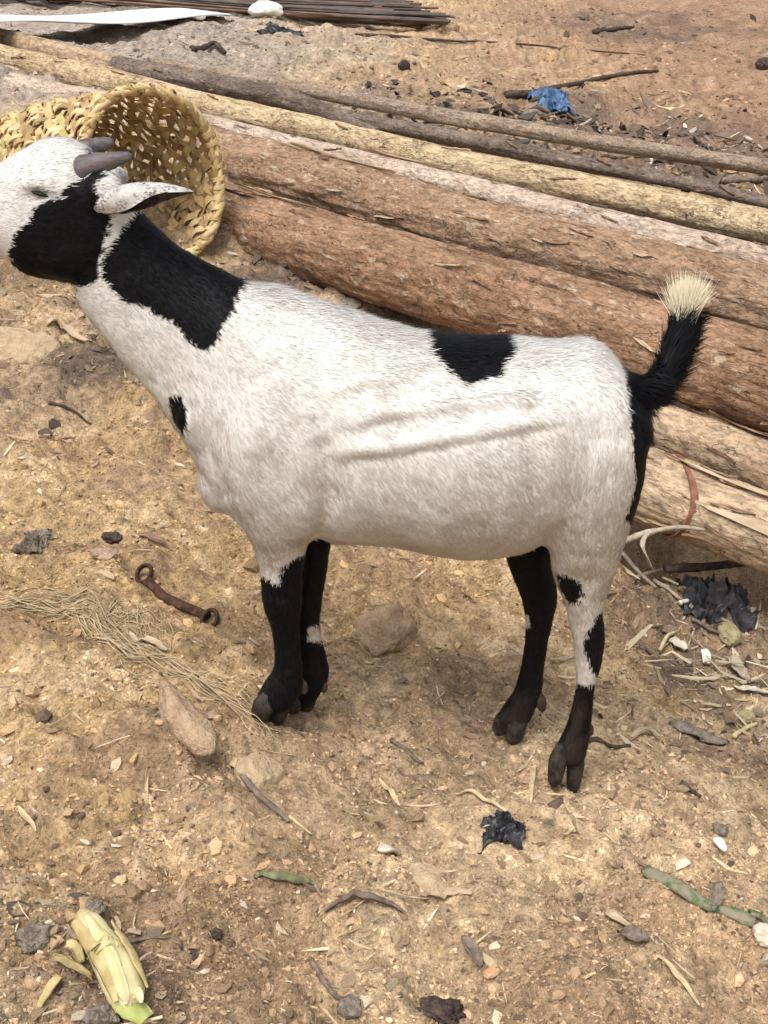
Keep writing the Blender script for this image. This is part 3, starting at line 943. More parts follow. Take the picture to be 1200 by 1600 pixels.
def ear(root, tip, yo0, yo1, sgn):
    a_, b_ = at(*root, D + yo0), at(*tip, D + yo1)
    axv = b_ - a_; L = np.linalg.norm(axv); axv /= L
    e1 = np.array([0, 0, 1.]) - axv * axv[2]; e1 /= np.linalg.norm(e1)
    e2 = np.cross(axv, e1); e2 *= np.sign(-e2[1] * sgn) or 1     # outwards from the head
    opn = -.93 * e1 + .36 * e2                                    # where the cup opens
    bk = -opn; sd_ = np.cross(axv, bk)
    nt2, ns = 22, 15
    V_, C_, out = [], [], []
    for layer in (0, 1):
        for i in range(nt2):
            t = i / (nt2 - 1)
            r = .0158 * (math.sin(math.pi * min(1, (t * .92 + .08)) ** .8) ** .75 + .02) * (1.1 if t < .2 else 1)
            half = R(168 - 68 * smooth(.18, .8, t)) 
            cen = a_ + axv * L * t + e1 * (.006 * math.sin(t * 3.1)) - bk * r * .2
            for j in range(ns):
                s_ = j / (ns - 1) * 2 - 1
                ph = s_ * half
                rr = r * (1.0 + .25 * abs(s_) ** 2 * float(smooth(.2, .8, t))) - (.0022 if layer else 0)
                V_.append(cen + bk * rr * math.cos(ph) * (1.15 if t > .2 else 1) + sd_ * rr * math.sin(ph) * 1.15)
                nn = vn3(np.array(t * 38.), np.array(s_ * 9.), np.array(layer * 5.), 3) + vn3(np.array(t * 90.), np.array(s_ * 26.), np.array(1.), 8)
                dk = float(smooth(.05, .55, nn + .55 * smooth(.45, .05, t) * 0 + .25 * (s_ < -.3)))
                w = np.array([.50, .48, .455]); k_ = np.array([.03, .028, .028])
                if layer:
                    C_.append(np.array([.10, .080, .070]) * (1 + .45 * float(nn)))
                else:
                    edge = float(smooth(.80, .97, t)) * .35
                    C_.append(w + (k_ - w) * min(1, edge + .15 * max(0., float(nn))))
    F_ = []
    q = nt2 * ns
    for i in range(nt2 - 1):
        for j in range(ns - 1):
            p_ = i * ns + j
            F_.append([p_, p_ + 1, p_ + ns + 1, p_ + ns]); F_.append([q + p_, q + p_ + ns, q + p_ + ns + 1, q + p_ + 1])
        for j in (0, ns - 1):
            p_ = i * ns + j
            F_.append([p_, p_ + ns, q + p_ + ns, q + p_])
    for j in range(ns - 1):
        p_ = (nt2 - 1) * ns + j
        F_.append([p_, p_ + 1, q + p_ + 1, q + p_])
    o = mesh_py('ear', np.array(V_) - g0, F_, M_EAR, goat)
    set_col(o.data, np.clip(np.array(C_), .01, .9))
    return o
ear((150, 319), (305, 300), -.046, -.092, 1)
ear((158, 292), (196, 272), .052, .17, -1)

for sg in (-1, 1):
    c_ = at(64, 303, D + sg * .0585)
    th = np.linspace(0, 2 * np.pi, 16, endpoint=False); u = np.linspace(0, np.pi, 9)
    V_ = [c_ + [.0125 * math.sin(a_) * math.cos(b_), .006 * math.cos(a_), .0030 * math.sin(a_) * math.sin(b_) - .0032 * math.sin(a_) * math.cos(b_)] for a_ in u for b_ in th]
    F_ = [[i * 16 + j, i * 16 + (j + 1) % 16, (i + 1) * 16 + (j + 1) % 16, (i + 1) * 16 + j] for i in range(8) for j in range(16)]
    mesh_py('eye', np.array(V_) - g0, F_, M_EYE, goat)

def hoof(p0, p1, yo, r0, r1, name='hoof', mat=None, wy=.8):
    """one claw: from coronet pixel p0 to toe pixel p1"""
    a_, b_ = at(*p0, D + yo), at(*p1, D + yo)
    rows = 9
    V_, n_ = [], 16
    ax_ = b_ - a_; sv = np.array([1., 0, 0]) - ax_ * ax_[0] / (ax_ @ ax_); sv /= np.linalg.norm(sv)
    for i in range(rows):
        t = i / (rows - 1)
        r = (r0 + (r1 - r0) * t) * (.5 + .5 * float(smooth(0, .4, t)))
        if t > .8: r *= math.sqrt(max(1 - ((t - .8) / .22) ** 2, .04))
        bul = 1 + .10 * math.sin(t * math.pi)
        c_ = a_ + ax_ * t
        for j in range(n_):
            th_ = 2 * math.pi * j / n_
            V_.append(c_ + sv * r * bul * math.cos(th_) + np.array([0, 1, 0]) * r * wy * bul * math.sin(th_))
    F_ = [[i * n_ + j, i * n_ + (j + 1) % n_, (i + 1) * n_ + (j + 1) % n_, (i + 1) * n_ + j] for i in range(rows - 1) for j in range(n_)]
    F_ += [list(range(n_))[::-1], [(rows - 1) * n_ + j for j in range(n_)]]
    return mesh_py(name, np.array(V_) - g0, F_, mat or M_HOOF, goat)
# near fore, far fore, near hind, far hind
hoof((420, 1084), (403, 1126), -.046, .0190, .0125); hoof((440, 1088), (428, 1134), -.024, .0190, .0120)
hoof((464, 1076), (455, 1114), .024, .0180, .0125); hoof((480, 1076), (476, 1112), .046, .0175, .0120)
hoof((876, 1164), (865, 1229), -.074, .0160, .0100); hoof((903, 1166), (894, 1241), -.060, .0155, .0090)
hoof((794, 1110), (777, 1148), .048, .0165, .0115); hoof((811, 1112), (800, 1162), .038, .0180, .0130)
hoof((500, 1056), (507, 1082), .030, .0095, .0060, 'dewclaw', M_CLAW); hoof((842, 1082), (848, 1112), .044, .0100, .0060, 'dewclaw', M_CLAW)
hoof((918, 1130), (922, 1150), -.045, .0085, .0055, 'dewclaw', M_CLAW); hoof((470, 1062), (476, 1084), -.030, .0090, .0055, 'dewclaw', M_CLAW)

# ================================================================== BASKET
def straw_mat(name, c1, c2):
    return plain_mat(name, c1, c2, 35, .7, .5, .0015, .3, (1, 1, 1), 5)
STRAW = [straw_mat('straw_cane', (.42, .29, .125), (.64, .47, .23)), straw_mat('green_cane', (.38, .30, .11), (.54, .45, .19)),
         straw_mat('tan_cane', (.26, .165, .075), (.44, .305, .15)), straw_mat('pale_cane', (.46, .35, .19), (.62, .49, .28))]
BO = at(240, 281, 3.40)
th_b = R(44)
n_out = np.array([math.sin(th_b), -math.cos(th_b), .10]); n_out /= np.linalg.norm(n_out)
w_in = -n_out
be1 = np.array([0, 0, 1.]) - n_out * n_out[2]; be1 /= np.linalg.norm(be1)
be2 = np.cross(n_out, be1)
BR, BL = .220, .64
def bpt(s, ph, dr=0.0):
    s = np.asarray(s, float); ph = np.asarray(ph, float)
    r = BR * (1 - .06 * np.clip(s / BL, 0, 1) - .10 * np.clip(s / BL, 0, 1) ** 4) * (1 + .02 * np.sin(2 * ph + 1) + .012 * np.sin(5 * ph)) + dr
    return BO + w_in * s[..., None] + (be1 * np.cos(ph)[..., None] + be2 * np.sin(ph)[..., None]) * r[..., None]
basket = empty('cane_basket', tuple(bpt(np.array(.2), np.array(np.pi))))
tag(basket, 'open-weave yellow cane basket lying on its side behind the goat\'s head', 'basket')
bo = np.array(basket.location)

def ribbon(P, radial, width, thick, name, mat, parent, origin, wvar=None):
    """flat cane strip along P; radial = outward direction at each point"""
    P = np.asarray(P, float); T = np.gradient(P, axis=0); T /= np.linalg.norm(T, axis=1)[:, None] + 1e-9
    radial = radial - T * (radial * T).sum(1)[:, None]; radial /= np.linalg.norm(radial, axis=1)[:, None] + 1e-9
    S_ = np.cross(T, radial)
    w = (np.full(len(P), width) if wvar is None else width * wvar)[:, None]
    q = [P - S_ * w / 2 - radial * thick / 2, P + S_ * w / 2 - radial * thick / 2, P + S_ * w / 2 * .92 + radial * thick / 2, P - S_ * w / 2 * .92 + radial * thick / 2]
    V = np.stack(q, 1).reshape(-1, 3)
    n = len(P)
    i = np.arange(n - 1)[:, None] * 4
    F = np.concatenate([i + [j, (j + 1) % 4, 4 + (j + 1) % 4, 4 + j] for j in range(4)], 0)
    F = np.vstack([F, [[3, 2, 1, 0]], [[(n - 1) * 4 + j for j in range(4)]]])
    return mesh_np(name, V - origin, F, mat, parent, False)

def bring(s, ph):
    return be1 * np.cos(ph)[..., None] + be2 * np.sin(ph)[..., None] + 0 * s[..., None]
NS = 29
rb = random.Random(5)
pick = lambda: STRAW[rb.choices([0, 1, 2, 3], [5, .9, 3.5, 3])[0]]
for fam in (1, -1):
    for i in range(NS):
        s = np.linspace(-.004, BL * .995, 84)
        ph = 2 * np.pi * i / NS + fam * 3.3 * s + rb.uniform(-.03, .03) + .02 * np.sin(s * 30 + i)
        wob = fam * .0078 * np.sin(s * 2 * np.pi / .0705 + i * np.pi) + .002 * np.sin(s * 21 + i * 2.1)
        ribbon(bpt(s, ph, wob), bring(s, ph), .0215 * rb.uniform(.78, 1.15), .0030, 'cane_strip', pick(), basket, bo)
for i in range(11):
    s0 = .035 + i * .054
    ph = np.linspace(0, 2 * np.pi, 110)
    s = s0 + .004 * np.sin(ph * 3 + i) + 0 * ph
    wob = .0055 * np.sin(ph * NS + i * np.pi)
    ribbon(bpt(s, ph, wob), bring(s, ph), .017 * rb.uniform(.85, 1.15), .0022, 'cane_hoop', pick(), basket, bo)
# base lattice
for fam in (0, 1, 2):
    for i in range(7):
        u = (i - 3) * .052
        hlf = math.sqrt(max((BR * .83) ** 2 - u * u, 0))
        t = np.linspace(-hlf, hlf, 20)
        a_ = fam * np.pi / 3
        dx_, dy_ = math.cos(a_), math.sin(a_)
        P = BO + w_in * (BL - .004 + .003 * np.sin(t * 60 + fam * 2 + i))[:, None] + (be1 * (dx_ * t - dy_ * u)[:, None] + be2 * (dy_ * t + dx_ * u)[:, None])
        ribbon(P, np.repeat(w_in[None], 20, 0), .018, .0022, 'base_strip', pick(), basket, bo)
# rim: a bundle of canes bound round and round
ph = np.linspace(0, 2 * np.pi, 121)
for k_ in range(3):
    s = .004 + .007 * np.sin(ph * 9 + k_ * 2.1); dr = .002 + .007 * np.cos(ph * 9 + k_ * 2.1)
    V_, F_ = tube_geo(bpt(s, ph, dr),   .0082 * (1 + .18 * np.sin(ph * 13 + k_)), 7, 1, .12, k_)
    mesh_py('rim_cane', V_ - bo, F_, pick(), basket)
for i in range(46):
    p0 = 2 * np.pi * i / 46 + rb.uniform(-.03, .03)
    a_ = np.linspace(0, 2 * np.pi, 15)
    s = .006 + .0155 * np.sin(a_); p_ = p0 + .05 * (a_ / np.pi - 1) * rb.uniform(.4, 1.2); dr = .002 + .0155 * np.cos(a_)
    c0 = bpt(np.full(15, .006), p_, .002)
    P = bpt(s, p_, dr)
    ribbon(P, P - c0, .015 * rb.uniform(.7, 1.15), .002, 'rim_wrap', pick(), basket, bo)
for i in range(44):
    p0 = rb.uniform(-.9, 2.0) if i % 2 else rb.uniform(0, 6.28)
    t = np.linspace(0, 1, 7)
    L_ = rb.uniform(.025, .065)
    s = .012 - L_ * t * rb.uniform(-.4, .9); p_ = p0 + rb.uniform(-.25, .25) * t; dr = .012 + L_ * .55 * t * rb.uniform(.1, 1) - .01 * t * t
    ribbon(bpt(s, p_, dr), bring(s, p_), rb.uniform(.005, .010), .0012, 'frayed_end', pick(), basket, bo, 1 - .6 * t)

# ================================================================== LOOSE BARK ON THE LOGS
rf = random.Random(11)
def ang_vis(): return rf.uniform(R(35), R(215))
for info, n_, sz, mats, s_lo, s_hi in ((LA, 26, .6, (M_FLAKE, M_FLAKE, M_FLAKEP), .02, .72), (LB, 26, .6, (M_FLAKE, M_FLAKE, M_FLAKEP), .02, .72), (L1, 12, .6, (M_FLAKE, M_FLAKEP), .15, .8), (L2, 14, .6, (M_FLAKE, M_FLAKEP), .3, .8), (LD, 14, .7, (M_FLAKEP, M_FLAKE), .2, .65), (LC, 10, .7, (M_FLAKE, M_FLAKEP), .3, .65), (LT2b, 8, .4, (M_FLAKE,), .1, .6), (LT2, 6, .4, (M_FLAKE,), .1, .9)):
    for i in range(n_):
        flake(info, info['L'] * rf.uniform(s_lo, s_hi), ang_vis(), sz * rf.uniform(.03, .14), sz * rf.uniform(.005, .014), rf.uniform(.001, .007) * sz, rf.choice(mats), rf.randrange(9999), rf.uniform(-.3, .3))
flake(LA, .30, R(98), .34, .012, .010, M_FLAKEP, 5, .02)
flake(LA, .16, R(112), .20, .016, .014, M_FLAKE, 6, .05)
flake(LB, .62, R(95), .42, .012, .010, M_FLAKEP, 7, .01)
flake(L2, 2.2, R(80), .30, .012, .008, M_FLAKEP, 8, .01)
flake(LD, .62, R(100), .30, .018, .010, M_FLAKEP, 9, .03)
flake(LD, .80, R(150), .40, .022, .006, M_FLAKEP, 10, -.02)
flake(LC, .95, R(88), .26, .020, .012, M_FLAKE, 12, .05)

# ================================================================== LITTER BUILDERS
def ico(sub=2):
    import bmesh
    bm = bmesh.new(); bmesh.ops.create_icosphere(bm, subdivisions=sub, radius=1)
    V_ = np.array([v_.co[:] for v_ in bm.verts]); F_ = np.array([[v_.index for v_ in f.verts] for f in bm.faces]); bm.free()
    return V_, F_
ICO1, ICO1F = ico(1)
ICO3, ICO3F = ico(4)

def ground_frame(p, rot):
    n_ = gn(np.array(p[0]), np.array(p[1]))
    t_ = np.array([math.cos(rot), math.sin(rot), 0]); t_ -= n_ * (t_ @ n_); t_ /= np.linalg.norm(t_)
    return t_, np.cross(n_, t_), n_

def rock(name, px, py, size, mat, label, cat='stone', rot=0, seed=0, sink=.35, facets=7, rough=.10, group=None, at_p=None):
    p = gp(px, py) if at_p is None else np.array(at_p, float)
    rs = np.random.default_rng(seed)
    V_ = ICO3.copy()
    for _ in range(facets):
        d_ = rs.normal(size=3); d_ /= np.linalg.norm(d_)
        lim = rs.uniform(.55, .85)
        k_ = V_ @ d_
        V_ = V_ - np.outer(np.maximum(k_ - lim, 0) * .9, d_)
    V_ = V_ * (1 + rough * fbm(V_[:, 0] * 2.6 + seed, V_[:, 1] * 2.6, V_[:, 2] * 2.6, 5, seed, .6))[:, None]
    t_, b_, n_ = ground_frame(p, rot)
    hx, hy, hz = np.array(size) / 2
    W = V_[:, :1] * hx * t_ + V_[:, 1:2] * hy * b_ + V_[:, 2:] * hz * n_ + n_ * hz * (1 - 2 * sink)
    o = mesh_np(name, W, ICO3F, mat, None, True)
    o.location = tuple(p)
    return tag(o, label, cat, group)

def on_ground(pts, lift=0.0, n=6):
    P = catmull(np.array([gp(x, y) for x, y in pts]), n) if len(pts) > 1 else np.array([gp(*pts[0])])
    P[:, 2] = Hq(P[:, 0], P[:, 1]) + lift
    return P

def twig(name, pts, r, mat, label, cat='twig', lift=None, taper=.5, arch=0.0, flat=1.0, rough=.18, seed=1, group=None, n=10, at3=None):
    P = on_ground(pts, r * .7 if lift is None else lift) if at3 is None else catmull(np.array(at3), 6)
    t = np.linspace(0, 1, len(P))
    P[:, 2] += arch * np.sin(np.pi * t)
    if len(P) > 4:
        k_ = np.convolve(np.pad(P[:, 2], 2, 'edge'), np.ones(5) / 5, 'valid'); P[:, 2] = k_
    p0 = P[0].copy()
    rr = r * (1 - taper * t) * (1 + .12 * fbm(t * 9, seed, 0, 2, seed))
    V_, F_ = tube_geo(P - p0, rr, n, flat, rough, seed)
    o = mesh_py(name, V_, F_, mat)
    o.location = tuple(p0)
    return tag(o, label, cat, group)

def sheet(name, pts, width, mat, label, cat, cup=.3, thick=.0015, lift=.004, arch=0.0, seed=0, parent=None, prof=None, nv_=7, origin=None, roll=0.0, P=None):
    """curved leaf, husk or bark strip: spine over ground pixels pts, cupped across"""
    if P is None:
        P = on_ground(pts, lift, 7)
    t = np.linspace(0, 1, len(P))
    P = P.copy(); P[:, 2] += arch * np.sin(np.pi * t)
    T, S_, U = frame_path(P)
    pr = np.sin(np.pi * (t * .94 + .03)) ** .6 if prof is None else np.interp(t, np.linspace(0, 1, len(prof)), prof)
    rs = np.random.default_rng(seed)
    V_ = []
    for lay in (0, 1):
        for i in range(len(P)):
            for j in range(nv_):
                s_ = j / (nv_ - 1) * 2 - 1
                a_ = s_ * cup * 1.6
                w = width / 2 * pr[i]
                cs, sn = math.cos(roll), math.sin(roll)
                ca = max(abs(cup) * 1.6, 1e-3)
                lat = w * math.sin(s_ * ca) / ca; ver = w * (1 - math.cos(a_)) / ca * (1 if cup > 0 else -1)
                edge = .10 * w * vn3(np.array(t[i] * 9.), np.array(s_ * 3.), np.array(float(seed)), 4)
                V_.append(P[i] + S_[i] * (lat * cs - ver * sn) + U[i] * (ver * cs + lat * sn + edge + (thick if lay else 0)))
    m_, q = len(P), len(P) * nv_
    F_ = []
    for i in range(m_ - 1):
        for j in range(nv_ - 1):
            a_ = i * nv_ + j
            F_.append([a_, a_ + nv_, a_ + nv_ + 1, a_ + 1]); F_.append([q + a_, q + a_ + 1, q + a_ + nv_ + 1, q + a_ + nv_])
        for j in (0, nv_ - 1):
            a_ = i * nv_ + j
            F_.append([a_, a_ + nv_, q + a_ + nv_, q + a_])
    for i in (0, m_ - 1):
        for j in range(nv_ - 1):
            a_ = i * nv_ + j
            F_.append([a_, a_ + 1, q + a_ + 1, q + a_])
    org = P[0].copy() if origin is None else origin
    o = mesh_py(name, np.array(V_) - org, F_, mat, parent)
    if parent is None:
        o.location = tuple(org)
        tag(o, label, cat)
    return o

def crumple(name, px, py, w, d, h, mat, label, cat, seed=0, at_p=None, rot=0.0, n=34):
    """crumpled thin plastic: a sheet folded by ridged noise"""
    p = gp(px, py) if at_p is None else np.array(at_p, float)
    u, v_ = np.meshgrid(np.linspace(-1, 1, n), np.linspace(-1, 1, n))
    rag = 1 + .25 * fbm(u * 2 + seed, v_ * 2, 0, 2, seed + 9)
    rid = lambda a, b, sd: 1 - np.abs(fbm(a, b, 0, 3, sd)) * 1.6
    X = (u * rag + .28 * fbm(u * 2.6, v_ * 2.6, 1, 3, seed)) * w / 2
    Y = (v_ * rag + .28 * fbm(u * 2.6, v_ * 2.6, 5, 3, seed + 3)) * d / 2
    fall = np.clip(1.05 - (u * u + v_ * v_) * .55, 0, 1)
    Z = h * (.15 + .75 * np.clip(rid(u * 2.1 + seed, v_ * 2.1, seed + 5), 0, 1) * fall + .25 * fbm(u * 6, v_ * 6, 0, 2, seed + 7))
    c_, s_ = math.cos(rot), math.sin(rot)
    WX, WY = p[0] + X * c_ - Y * s_, p[1] + X * s_ + Y * c_
    WZ = Hq(WX, WY) + np.maximum(Z, .001) if at_p is None else p[2] + Z
    V_ = np.stack([WX, WY, WZ], -1).reshape(-1, 3) - p
    i_ = (np.arange(n - 1)[:, None] * n + np.arange(n - 1)[None]).ravel()
    o = mesh_np(name, V_, np.stack([i_, i_ + 1, i_ + n + 1, i_ + n], 1), mat, None, False)
    o.location = tuple(p)
    return tag(o, label, cat)

# materials of the litter
M_ROCKP = plain_mat('pink_rock', (.30, .20, .14), (.50, .37, .27), 45, .92, .7, .006, .15)
M_CLOD = plain_mat('dry_clod', (.34, .25, .155), (.50, .385, .25), 60, .95, .8, .006, .1)
M_CLODP = plain_mat('pinkish_clod', (.30, .205, .13), (.46, .335, .22), 50, .95, .9, .008, .1)
M_GREYC = plain_mat('grey_clod', (.13, .105, .085), (.30, .25, .20), 70, .95, .9, .006, .1)
M_DARKC = plain_mat('dark_clod', (.035, .025, .022), (.12, .085, .07), 90, .9, .9, .006, .2)
M_PALE = plain_mat('pale_stone', (.42, .36, .28), (.62, .55, .45), 50, .9, .6, .004, .2)
M_YST = plain_mat('yellow_stone', (.27, .215, .11), (.42, .35, .22), 60, .9, .7, .005, .15)
M_WHITE = plain_mat('whitish_scrap', (.55, .52, .46), (.75, .72, .66), 40, .7, .3, .002, .3)
M_RUST = plain_mat('rusty_iron', (.030, .016, .011), (.115, .055, .032), 80, .8, .9, .003, .3)
M_STRAWD = plain_mat('dry_straw', (.42, .32, .18), (.62, .50, .32), 60, .85, .5, .002, .2, (1, 1, 1))
M_GRASS = plain_mat('dry_root_fibre', (.34, .255, .15), (.52, .41, .265), 80, .9, .4, .001, .15)
M_TWIG = plain_mat('grey_twig', (.10, .075, .06), (.24, .19, .15), 70, .9, .7, .003, .15)
M_TWIGD = plain_mat('dark_twig', (.035, .026, .022), (.11, .08, .06), 70, .9, .7, .003, .15)
M_VINE = plain_mat('bleached_vine', (.26, .21, .155), (.44, .37, .29), 70, .9, .6, .002, .15)
M_HUSK = plain_mat('fresh_husk', (.48, .42, .19), (.66, .60, .36), 26, .6, .5, .002, .35, (1, 1, 1))
M_HUSKD = plain_mat('dry_husk', (.36, .28, .12), (.55, .45, .24), 40, .8, .6, .002, .2)
M_HUSKG = plain_mat('green_husk', (.26, .29, .07), (.40, .42, .15), 30, .6, .4, .002, .35)
M_GREEN = plain_mat('green_stalk', (.075, .135, .05), (.24, .205, .145), 34, .75, .7, .004, .25, (1, 1, 1), 6, .46, .56)
M_LEAFG = plain_mat('wilted_leaf', (.07, .075, .04), (.24, .25, .13), 60, .8, .6, .002, .25)
M_BLACKP = plain_mat('black_plastic', (.010, .010, .012), (.045, .045, .052), 60, .45, .4, .002, .45)
M_BLUEP = plain_mat('blue_plastic', (.03, .07, .16), (.10, .19, .33), 25, .5, .4, .004, .4)
M_ZINC = plain_mat('pale_roof_sheet', (.62, .63, .64), (.78, .78, .78), 3, .6, .15, .003, .4)
M_BAR = plain_mat('dark_rod', (.035, .03, .03), (.11, .085, .075), 6, .7, .4, .002, .35)
M_BARR = plain_mat('rusty_rod', (.10, .06, .042), (.23, .15, .11), 6, .8, .4, .002, .25)
M_STRAP = plain_mat('red_brown_strap', (.16, .07, .045), (.28, .14, .095), 60, .8, .5, .002, .2)
M_SHELL = plain_mat('orange_fragment', (.40, .20, .08), (.58, .42, .28), 60, .7, .4, .002, .3)

# ================================================================== THINGS LYING ABOUT
# --- rusty linkage bar with an eye at each end
def rusty_bar():
    a_, b_ = gp(236, 915), gp(322, 972)
    root = empty('rusty_bar', tuple(a_))
    tag(root, 'rusty flat iron bar with ring ends half sunk in the soil', 'iron bar')
    P = catmull(np.array([gp(230, 914), gp(258, 940), gp(295, 958), gp(324, 970)]), 6)
    P[:, 2] += .010
    V_, F_ = tube_geo(P, .0115, 10, .55, .15, 4)
    mesh_py('shank', V_ - a_, F_, M_RUST, root)
    for (x, y), tilt in (((226, 906), .6), ((328, 977), .6)):
        c_ = gp(x, y) + np.array([0, 0, .012])
        th = np.linspace(0, 2 * np.pi, 26)
        e_ = np.array([.83, -.25, -.3]); e_ /= np.linalg.norm(e_); f_ = np.array([.35, .55, .76]); f_ -= e_ * (e_ @ f_); f_ /= np.linalg.norm(f_)
        RP = c_ + .0125 * np.cos(th)[:, None] * e_ + .0165 * np.sin(th)[:, None] * f_
        nrm_ = np.cross(e_, f_)
        V2 = []
        for k_ in range(26):
            rad_ = (RP[k_] - c_); rad_ /= np.linalg.norm(rad_)
            for q in range(8):
                al = 2 * np.pi * q / 8
                V2.append(RP[k_] + rad_ * .0042 * math.cos(al) + nrm_ * .0085 * math.sin(al))
        F2 = [[k_ * 8 + q, k_ * 8 + (q + 1) % 8, (k_ + 1) * 8 + (q + 1) % 8, (k_ + 1) * 8 + q] for k_ in range(25) for q in range(8)]
        mesh_py('ring_end', np.array(V2) - a_, F2, M_RUST, root)
rusty_bar()

# --- corn cob in its husk
def corn():
    base = gp(185, 1545)
    root = empty('corn_cob', tuple(base))
    tag(root, 'pale yellow-green corn cob in its torn husk at the bottom left', 'corn cob')
    P = catmull(np.array([gp(136, 1450), gp(150, 1475), gp(172, 1510), gp(192, 1550), gp(206, 1585)]), 6)
    t = np.linspace(0, 1, len(P))
    rr = np.interp(t, [0, .12, .35, .65, .88, 1], [.009, .0155, .021, .0238, .021, .015])
    P[:, 2] = Hq(P[:, 0], P[:, 1]) + rr * .75
    T, S_, U = frame_path(P)
    n_ = 26; V_ = []
    for i in range(len(P)):
        for j in range(n_):
            a_ = 2 * np.pi * j / n_
            k_ = 1 + .035 * math.sin(a_ * 9 + t[i] * 2) + .05 * float(vn3(np.array(t[i] * 5), np.array(math.cos(a_) * 2), np.array(math.sin(a_) * 2), 5))
            V_.append(P[i] + rr[i] * k_ * (S_[i] * math.cos(a_) + U[i] * math.sin(a_)))
    F_ = [[i * n_ + j, i * n_ + (j + 1) % n_, (i + 1) * n_ + (j + 1) % n_, (i + 1) * n_ + j] for i in range(len(P) - 1) for j in range(n_)]
    F_ += [list(range(n_))[::-1], [(len(P) - 1) * n_ + j for j in range(n_)]]
    mesh_py('inner_husk', np.array(V_) - base, F_, M_HUSK, root)
    for off, rl, w, s0, s1, mt in ((.0205, -.85, .026, 2, 22, M_HUSKD), (-.022, .95, .024, 5, 22, M_HUSKD), (.003, .05, .026, 3, 18, M_HUSK), (.011, -.5, .020, 9, 24, M_HUSK)):
        Q = P[s0:s1] + S_[s0:s1] * off + U[s0:s1] * (rr[s0:s1] * (1.06 - 1.2 * abs(off / .028) ** 2 * .6))[:, None]
        sheet('husk_leaf', None, w, mt, None, None, -.55, .0012, 0, .003, int(abs(off) * 1e4), root, [.4, .9, 1, .9, .3], 7, base, rl, Q)
    # frilled open end and the bright shank below it
    Q = catmull(np.array([gp(185, 1578), gp(205, 1592), gp(232, 1612)]), 6); Q[:, 2] += .020
    sheet('green_leaf', None, .036, M_HUSKG, None, None, -.5, .0015, 0, .004, 3, root, [.7, 1, 1, .7], 7, base, 0, Q)
    for q, (x, y) in enumerate(((182, 1572), (196, 1578), (208, 1580), (190, 1588))):
        Q = catmull(np.array([gp(x, y), gp(x + 9, y + 6), gp(x + 15, y + 15)]), 4); Q[:, 2] += .034 - .004 * q
        sheet('husk_frill', None, .016, M_HUSK, None, None, .9, .001, 0, .005, q, root, None, 5, base, .5 - .3 * q, Q)
    # peeled dry leaf curling off to the left
    for pts, w, ar, z0, z1, mt, rl in (([(144, 1545), (118, 1535), (95, 1522), (93, 1508)], .020, .008, .016, .014, M_HUSKD, -.35), ([(96, 1538), (82, 1556), (62, 1578)], .011, .006, .012, .003, M_HUSKD, .2), ([(128, 1512), (118, 1494), (104, 1484)], .014, .006, .008, .006, M_HUSKD, .2)):
        Q = catmull(np.array([gp(x, y) for x, y in pts]), 6)
        Q[:, 2] = Hq(Q[:, 0], Q[:, 1]) + np.linspace(z0, z1, len(Q))
        sheet('dry_leaf', None, w, mt, None, None, .28, .0012, 0, ar, len(pts), root, [.6, 1, 1, .7], 7, base, rl, Q)
    V2, F2 = tube_geo(np.array([gp(128, 1446), gp(138, 1453), gp(150, 1466)]) + [0, 0, .014], [.011, .013, .014], 12, .9, .1, 2)
    mesh_py('stalk_stub', V2 - base, F2, M_HUSKD, root)
corn()

# --- green flattened stalk
twig('green_stalk', [(1008, 1364), (1045, 1382), (1090, 1408), (1140, 1430), (1178, 1448)], .0125, M_GREEN, 'muddy green flattened stalk lying near the right edge', 'plant stalk', .006, .1, 0, .62, .10, 3, None, 14)
twig('green_stalk', [(1172, 1430), (1195, 1442), (1225, 1462)], .0075, M_GREEN, 'small green stem tip behind the muddy flattened stalk', 'plant stalk', .004, .3, 0, .6, .1, 5)
# --- plastic
crumple('plastic_scrap', 787, 1308, .062, .050, .022, M_BLACKP, 'small crumpled black plastic scrap below the hind hoofs', 'plastic scrap', 3)
crumple('plastic_bag', 1115, 938, .12, .085, .055, M_BLACKP, 'torn black plastic bag under the lowest log', 'plastic bag', 8)
crumple('plastic_bag', 865, 166, .135, .16, .055, M_BLUEP, 'crumpled blue plastic scrap beyond the log pile', 'plastic scrap', 12)
crumple('plastic_scrap', 45, 862, .045, .045, .030, M_GREYC, 'dark curled leaf scrap at the left edge of the slope', 'dry leaf', 15)
crumple('plastic_scrap', 440, 52, .20, .16, .03, M_BLACKP, 'grey plastic scrap beside the white stone near the rods', 'plastic scrap', 19)
# --- curled bark, chips, leaves
sheet('bark_strip', [(508, 1428), (535, 1416), (562, 1410), (600, 1418), (634, 1432)], .013, M_TWIG, 'thin grey bark strip arched over the soil at the bottom centre', 'bark', -.7, .003, .003, .012, 1, None, [.25, .7, 1, .8, .2])
sheet('wilted_leaf', [(398, 1374), (430, 1372), (462, 1378), (490, 1384)], .022, M_LEAFG, 'green and brown rolled leaf scrap left of the grey bark strip', 'leaf', -1.0, .0015, .005, .004, 2, None, [.3, .9, 1, .3])
sheet('bark_plate', [(648, 1352), (672, 1378), (700, 1402)], .050, M_CLOD, 'flat tan bark plate right of centre in the foreground', 'bark', -.3, .004, .004, .004, 3, None, [.5, 1, .9, .4])
sheet('bark_plate', [(684, 1402), (710, 1398), (736, 1402)], .018, M_FLAKEP, 'narrow bark chip pointing right from under the flat tan plate', 'bark', -.5, .003, .005, .003, 4)
sheet('wood_chip', [(722, 1468), (736, 1492), (752, 1516)], .020, M_TWIG, 'grey wood chip touching a small orange fragment', 'wood chip', .6, .003, .005, .002, 5)
